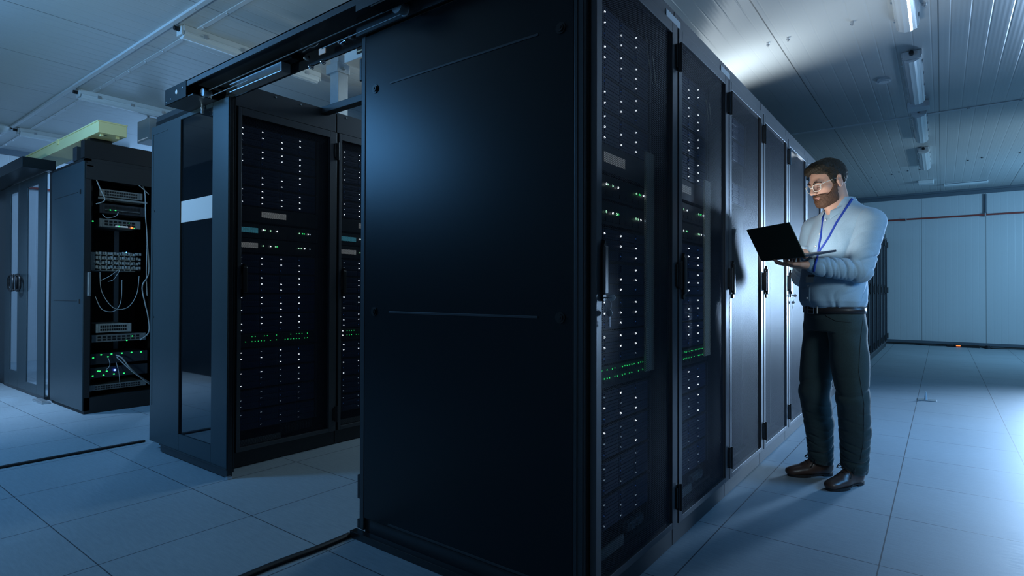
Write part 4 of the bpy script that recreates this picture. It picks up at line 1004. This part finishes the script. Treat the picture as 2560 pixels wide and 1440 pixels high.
S_.cap((-.165, -.052, 1.452), (.165, -.068, 1.454), .066, k=.04); S_.cap((.02, -.072, 1.552), (.150, -.072, 1.478), .042, .056, k=.05); S_.cap((-.02, -.066, 1.552), (-.150, -.055, 1.474), .042, .054, k=.05)
S_.cap(SHL, ELL, .070, .060, k=.02, wr=slw(2.2, 3.0, .014, .15, 2.2, .35)); S_.cap(ELL, (.157, .219, 1.213), .058, .045, k=.012, wr=slw(4.2, 2.2, .015, 0, .6, .8))
S_.cap((.168, .200, 1.211), (.141, .250, 1.218), .041, .0375, k=.006)
S_.cap(SHR_, ELR, .072, .062, k=.018, wr=slw(2.2, 3, .010, .3)); S_.cap(ELR, (-.105, .108, 1.300), .060, .043, k=.012, wr=slw(4, 2, .012, 0, 1, .7)); S_.cap((-.112, .10, 1.298), (-.092, .122, 1.307), .038, .036, k=.006)
# placket ridge, armhole seam grooves
X, Y, Z = S_.pts(S_.sl([-9]*3, [9]*3))
S_.f -= (.0022*((np.abs(X-.0) < .017) & (Y > .03)*(Z < 1.49))).astype(np.float32)
S_.f += (.0035*np.exp(-((X-.172-.10*(Z-1.45))/.006)**2)*(Z > 1.25)).astype(np.float32)
S_.f += (.004*np.exp(-(((X-.168)*.88-(Y-.200)*-.47)/.004)**2)*(Y > .12)*(X > .08)).astype(np.float32)*0
shirt, PS, FS = fmesh('shirt', S_, 'shirt', person, 1); shirt['label'] = 'pale blue button-down shirt'
from mathutils.bvhtree import BVHTree
VS = lw(PS); bvS = BVHTree.FromPolygons([tuple(v) for v in VS], [tuple(int(i) for i in f) for f in FS])
def front(u, z, off=.0015):
    o = Vector(lw((u, .6, z))); h = bvS.ray_cast(o, Vector(-PF)); p, nrm = h[0], h[1]
    if nrm.dot(Vector(PF)) < 0: nrm = -nrm
    return p+nrm*off-Vector(PO), nrm
for z in (1.485, 1.405, 1.335, 1.265, 1.195, 1.115, 1.045):
    p, n_ = front(0, z); MB().cyl(p, p+n_*.003, .0058, 14).build('button', 'btn', shirt, True)
# collar
co_ = MB(); NC = 40
ringI, ringT, ringO = [], [], []
for i in range(NC+1):
    t = i/NC; th = math.radians(-90+14+ (360-28)*t); # starts front-right, goes round the back
    cx_, cy_ = 0, -.040+.012*0; fr = max(0, -math.sin(th)); fr = (1+math.cos(th+math.pi/2))/2   # 1 at front
    a_ = .070; b2 = .072
    U = a_*math.cos(th+math.pi)*-1; V = -b2*math.sin(th)
    zt = 1.628-.078*fr; wing = max(0, 1-abs(t-.0)/.13, 1-abs(t-1.)/.13)
    U, V = a_*math.cos(th), -b2*math.sin(th)
    ringI.append((U*1.02, cy_+V*1.02+.0, zt-.050)); ringT.append((U*1.03, cy_+V*1.03, zt)); ringO.append((U*1.30+.012*wing*math.copysign(1, U), cy_+V*1.27+.010*wing, zt-.044-.026*wing))
def strip(b, R):
    G = [[b.bm.verts.new(p) for p in r] for r in R]
    for A, B in zip(G, G[1:]):
        for i in range(len(A)-1): b.bm.faces.new((A[i], A[i+1], B[i+1], B[i]))
strip(co_, [ringI, ringT, [tuple(np.array(p)*.5+np.array(q)*.5+np.array([0, 0, .004])) for p, q in zip(ringT, ringO)], ringO])
collar = pmesh(co_, 'collar', 'shirt', shirt); md = collar.modifiers.new('thick', 'SOLIDIFY'); md.thickness = .0035; md.offset = 0
md = collar.modifiers.new('sub', 'SUBSURF'); md.levels = 1; md.render_levels = 1
for s in (1, -1):
    p = Vector(lw((s*.040, .074, 1.463)))-Vector(PO)
# chest lanyard laid over the shirt
def over(px, py, off=.004):
    d = Vector(MW @ _d(px, py)); h = bvS.ray_cast(CAM, d.normalized()); return (h[0]+(CAM-h[0]).normalized()*off-Vector(PO)) if h[0] else None
def ribbon(pts, wd, th_, m, name, parent):
    b = MB(); pts = [p for p in pts if p is not None]; side = Vector((.99, .13, 0)); rows = [[], []]
    for i, p in enumerate(pts):
        d = (pts[min(i+1, len(pts)-1)]-pts[max(i-1, 0)]).normalized(); v = (p+Vector(PO)-CAM).normalized(); sdv = d.cross(v).normalized()*wd/2
        rows[0].append(p-sdv); rows[1].append(p+sdv)
    strip(b, rows); o = b.build(name, m, parent, True); md = o.modifiers.new('thick', 'SOLIDIFY'); md.thickness = th_; return o
def dens(P_, n_=7):
    r = []
    for a_, b__ in zip(P_, P_[1:]):
        for k in range(n_): r.append((a_[0]+(b__[0]-a_[0])*k/n_, a_[1]+(b__[1]-a_[1])*k/n_))
    return r+[P_[-1]]
lan = bpy.data.objects.new('lanyard', None); C.objects.link(lan); lan.parent = person; lan.empty_display_size = .02; lan['label'] = 'blue neck lanyard with a badge'
ribbon([over(*p) for p in dens([(2131, 496), (2106, 535), (2092, 556), (2073, 592), (2058, 615), (2046, 631)])], .013, .0012, 'lany', 'ribbon', lan)
ribbon([over(*p) for p in dens([(2062, 528), (2058, 545), (2053, 585), (2048, 612), (2045, 632)])], .011, .0012, 'lany', 'ribbon', lan)
ribbon([over(*p) for p in dens([(2046, 631), (2040, 655), (2034, 680)])], .010, .0012, 'lany', 'ribbon', lan)
pc = over(2029, 696, .008)
if pc is not None:
    s_ = Vector((.97, .24, 0)); up_ = Vector((0, 0, 1)); f_ = Vector(PF)
    def quadbox(b, c, w_, h_, t_):
        vs = [b.bm.verts.new(c+s_*x*w_/2+up_*z*h_/2+f_*y*t_/2) for x in (-1, 1) for y in (-1, 1) for z in (-1, 1)]
        for f in ((0, 1, 3, 2), (4, 6, 7, 5), (0, 4, 5, 1), (2, 3, 7, 6), (0, 2, 6, 4), (1, 5, 7, 3)): b.bm.faces.new([vs[i] for i in f])
        return b
    quadbox(MB(), pc-up_*.006, .055, .034, .002).build('badge', 'boxgrey', lan); quadbox(MB(), pc+up_*.014, .03, .012, .005).build('badge_clip', 'black', lan)

# trousers
def lgw(n_, A, lo=.0):
    q = slw(n_, 2.4, A, lo, n_, .1)
    return lambda t, ph: q(t, ph)
wT = wob(31, 26, 8)
T_ = Field(grid(-.26, (.26, .0042)), grid(-.22, (.20, .0042)), grid(.05, (1.02, .0042)))
T_.loft([(.86, 0, -.005, .180, .122), (.93, 0, -.004, .178, .134), (.985, 0, .0, .164, .134), (1.0, 0, .0, .160, .132)], k=.02)
for hp, kn, an, s in ((HIPL, KNL, ANL, 1), (HIPR, KNR, ANR, -1)):
    hp = np.array(hp)+(0, 0, -.03); T_.cap(hp, kn, .100, .080, k=.012, wr=lambda t, ph: +.010*np.clip((t-.6)/.4, 0, 1)*((1-np.minimum(1, 1.7*np.abs(np.sin(11*t+1.2*np.sin(ph+1)))))**1.3-.4)-.004*np.sin(7*t+2*ph)-.003*np.sin(15*t-2*ph)*np.clip(1-t*2, 0, 1)); 
    mid = np.array(kn)*.55+np.array(an)*.45+(0, -.010, 0); T_.cap(kn, mid, .080, .075, k=.012, wr=lgw(1.6, .008, 0)); T_.cap(mid, np.array(an)+(0, 0, .0), .075, .062, k=.012, wr=lgw(3.2, .016, -.3))
    T_.ell(np.array(kn)+(0, .030, -.01), (.055, .045, .03), None, .02)
T_.f -= (.003*wT(*T_.pts(T_.sl([-9]*3, [9]*3)))).astype(np.float32)
T_.add(lambda X, Y, Z: .072+.10*np.clip(Y+.05, -.1, .1)-Z+0*X, [-.4, -.4, 0], [.4, .4, 1.1], .004, 'and', 0)
trousers, PT, FT = fmesh('trousers', T_, 'trous', person, 1); trousers['label'] = 'dark slim trousers'
bvT = BVHTree.FromPolygons([tuple(v) for v in lw(PT)], [tuple(int(i) for i in f) for f in FT])
def overT(px, py, off=.003):
    d = Vector(MW @ _d(px, py)); h = bvT.ray_cast(CAM, d.normalized()); return (h[0]+(CAM-h[0]).normalized()*off-Vector(PO)) if h[0] else None
for P_ in ([(2160, 775), (2151, 850), (2147, 930), (2160, 1010), (2158, 1110), (2150, 1150)], [(2062, 772), (2066, 790), (2090, 803), (2130, 806)]):
    pts = [overT(*p, .001) for p in dens(P_, 8)]; pts = [p for p in pts if p is not None]
    MB().tube(pts, .0012, 5, sub=1).build('seam', 'lace', trousers, True)
# belt
bl_ = MB(); N_ = 56; rings = [[], [], [], []]
for i in range(N_):
    t = 2*math.pi*i/N_
    for k, (zz, g_) in enumerate(((.962, .0), (.962, .005), (.998, .005), (.998, .0))):
        rings[k].append(bl_.bm.verts.new(((.168+g_)*math.cos(t), -.001+(.138+g_)*math.sin(t), zz)))
for k in range(4):
    A, B = rings[k], rings[(k+1) % 4]
    for i in range(N_): bl_.bm.faces.new((A[i], A[(i+1) % N_], B[(i+1) % N_], B[i]))
belt = pmesh(bl_, 'belt', 'belt', person)
q = MB(); q.tube([(-.022, .147, .960), (.022, .147, .960), (.022, .147, 1.0), (-.022, .147, 1.0)], .0026, 8, closed=True, sub=1); q.tube([(-.02, .148, .980), (.020, .149, .980)], .002, 6, sub=1); pmesh(q, 'buckle', 'bolt', belt)
q = MB().box(.040, .050, .142, .149, .960, 1.0, .001); pmesh(q, 'belt_loop', 'cable_w', belt, False)
# shoes
for nm, heel, toe in (('left', (.016, -.172), (.094, .118)), ('right', (-.138, -.112), (-.176, .160))):
    heel = np.array([*heel, 0.]); toe = np.array([*toe, 0.]); ax_ = toe-heel; L_ = np.linalg.norm(ax_); ax_ /= L_; la = np.array([ax_[1], -ax_[0], 0]); R_ = np.stack([ax_, la, [0, 0, 1.]])
    def Sx(a, b, c): return heel+ax_*a*L_+la*b+np.array([0, 0, c])
    c0 = heel+ax_*L_/2; lo = np.minimum(heel, toe)-.075; hi = np.maximum(heel, toe)+.075
    F_ = Field(grid(lo[0], (hi[0], .003)), grid(lo[1], (hi[1], .003)), grid(-.005, (.15, .003)))
    F_.ell(Sx(.84, 0, .030), (.052, .042, .026), R_, .02); F_.ell(Sx(.62, 0, .036), (.075, .046, .032), R_, .02); F_.ell(Sx(.35, 0, .045), (.075, .037, .040), R_, .02); F_.ell(Sx(.17, 0, .055), (.050, .037, .052), R_, .02)
    F_.cap(Sx(.24, 0, .098), Sx(.60, 0, .052), .034, .028, k=.02); F_.ell(Sx(.93, 0, .024), (.024, .028, .018), R_, .02)
    F_.cap(Sx(.20, 0, .108), Sx(.18, 0, .14), .030, .034, k=.008, op='sub')
    F_.add(lambda X, Y, Z: .013-Z+0*X+0*Y, lo-.1, hi+.2, .004, 'and', 0)
    sh, _, _ = fmesh('shoe', F_, 'leather', person, 1); sh['label'] = 'dark brown leather lace-up shoe'
    sb = MB(); out = []
    for i in range(40):
        t = 2*math.pi*i/40; a_ = .5-.5*math.cos(t); w_ = math.sqrt(max(0, a_*(1-a_)))*2; wd = (.034+.018*math.exp(-((a_-.70)/.22)**2)-.006*math.exp(-((a_-.38)/.15)**2))*min(1, w_*1.5)
        out.append(Sx(a_*1.01-.005, math.copysign(wd*.93, math.sin(t)), 0))
    sb.prism([tuple(np.array(p)+(0, 0, .008)) for p in out], (0, 0, .008)); sb.prism([tuple(p) for p in out if (np.array(p)-heel).dot(ax_) < L_*.30], (0, 0, .0085)); sb.prism([tuple(p) for p in out if (np.array(p)-heel).dot(ax_) > L_*.50], (0, 0, .0085))
    pmesh(sb, 'sole', 'sole', sh, False)
    lc = MB()
    for j in range(4):
        a_ = .36+.075*j; z_ = .129-.150*(a_-.28); lc.tube([Sx(a_, -.022, z_-.010), Sx(a_+.012, 0, z_+.004), Sx(a_+.02, .022, z_-.010)], .0024, 6)
    lc.tube([Sx(.40, 0, .122), Sx(.43, .032, .122), Sx(.50, .050, .098), Sx(.49, .040, .086), Sx(.42, .006, .118)], .0024, 6); lc.tube([Sx(.40, 0, .122), Sx(.42, -.032, .124), Sx(.50, -.048, .102), Sx(.49, -.034, .094), Sx(.42, -.006, .118)], .0024, 6)
    lc.tube([Sx(.36, 0, .112), Sx(.46, -.034, .110), Sx(.52, -.050, .094)], .0018, 6); lc.tube([Sx(.36, 0, .112), Sx(.46, .030, .094), Sx(.58, .044, .060)], .0018, 6)
    pmesh(lc, 'lace', 'lace', sh)

# laptop
LC = np.array([-.554, 3.230, 1.257]); LD = np.array([-.806, 3.405, 1.250]); f2 = np.array([-.58, -.815, 0.]); ax1 = (LC-LD); WL = np.linalg.norm(ax1); ax1 /= WL
ax2 = np.array([-ax1[1], ax1[0], 0.]); ax2 /= np.linalg.norm(ax2)
if ax2.dot(f2) > 0: ax2 = -ax2      # hinge -> user
tb_ = .16; bk = ax2*math.cos(tb_)+np.array([0, 0, math.sin(tb_)]); bn = np.cross(ax1, bk); bn = bn if bn[2] > 0 else -bn
lu = -ax2*math.cos(1.03)+np.array([0, 0, math.sin(1.03)]); ln_ = np.cross(ax1, lu); ln_ = ln_ if ln_.dot(ax2) > 0 else -ln_
lap = empty('laptop', Vector(LD), 'open dark laptop held in the hands of the man, its matt lid facing the viewer', 'laptop')
def slab(a0, a1, dirv, b0, b1, nv, c0, c1, bev=0):
    b = MB(); P_ = [ax1*a0+dirv*b0+nv*c0, ax1*a1+dirv*b0+nv*c0, ax1*a1+dirv*b1+nv*c0, ax1*a0+dirv*b1+nv*c0]
    b.prism([tuple(p) for p in P_], tuple(nv*(c1-c0)), bev); return b
M['lid'] = mat('dark_matt_laptop_lid', (.055, .070, .050), .45, metal=.3, bump=(1500, .05)); M['alu'] = mat('laptop_deck_metal', (.10, .10, .11), .35, metal=.7)
M['screen'] = mat('lit_laptop_screen', (.02, .02, .02), .3, emit=((.95, .95, .95), 14.0))
slab(0, WL, bk, .0, .207, bn, .0, .011, .0015).build('base', 'alu', lap)
kb = MB()
for r_ in range(5):
    for c_ in range(13):
        P_ = [ax1*(.022+c_*.0205)+bk*(.022+r_*.0185)+bn*.0112, ax1*(.040+c_*.0205)+bk*(.022+r_*.0185)+bn*.0112, ax1*(.040+c_*.0205)+bk*(.038+r_*.0185)+bn*.0112, ax1*(.022+c_*.0205)+bk*(.038+r_*.0185)+bn*.0112]
        kb.prism([tuple(p) for p in P_], tuple(bn*.0012))
kb.build('keyboard', 'black', lap)
slab(WL*.34, WL*.66, bk, .135, .195, bn, .0111, .0114).build('touchpad', 'chassis', lap)
lid = slab(0, WL, lu, .004, .204, ln_, -.004, .002, .0012).build('lid', 'lid', lap)
slab(.010, WL-.010, lu, .016, .194, ln_, .0021, .0026).build('screen', 'screen', lid)
b = MB(); b.cyl(tuple(ax1*.04+bn*.006), tuple(ax1*(WL-.04)+bn*.006), .0055, 14); b.build('hinge', 'black', lap, True)
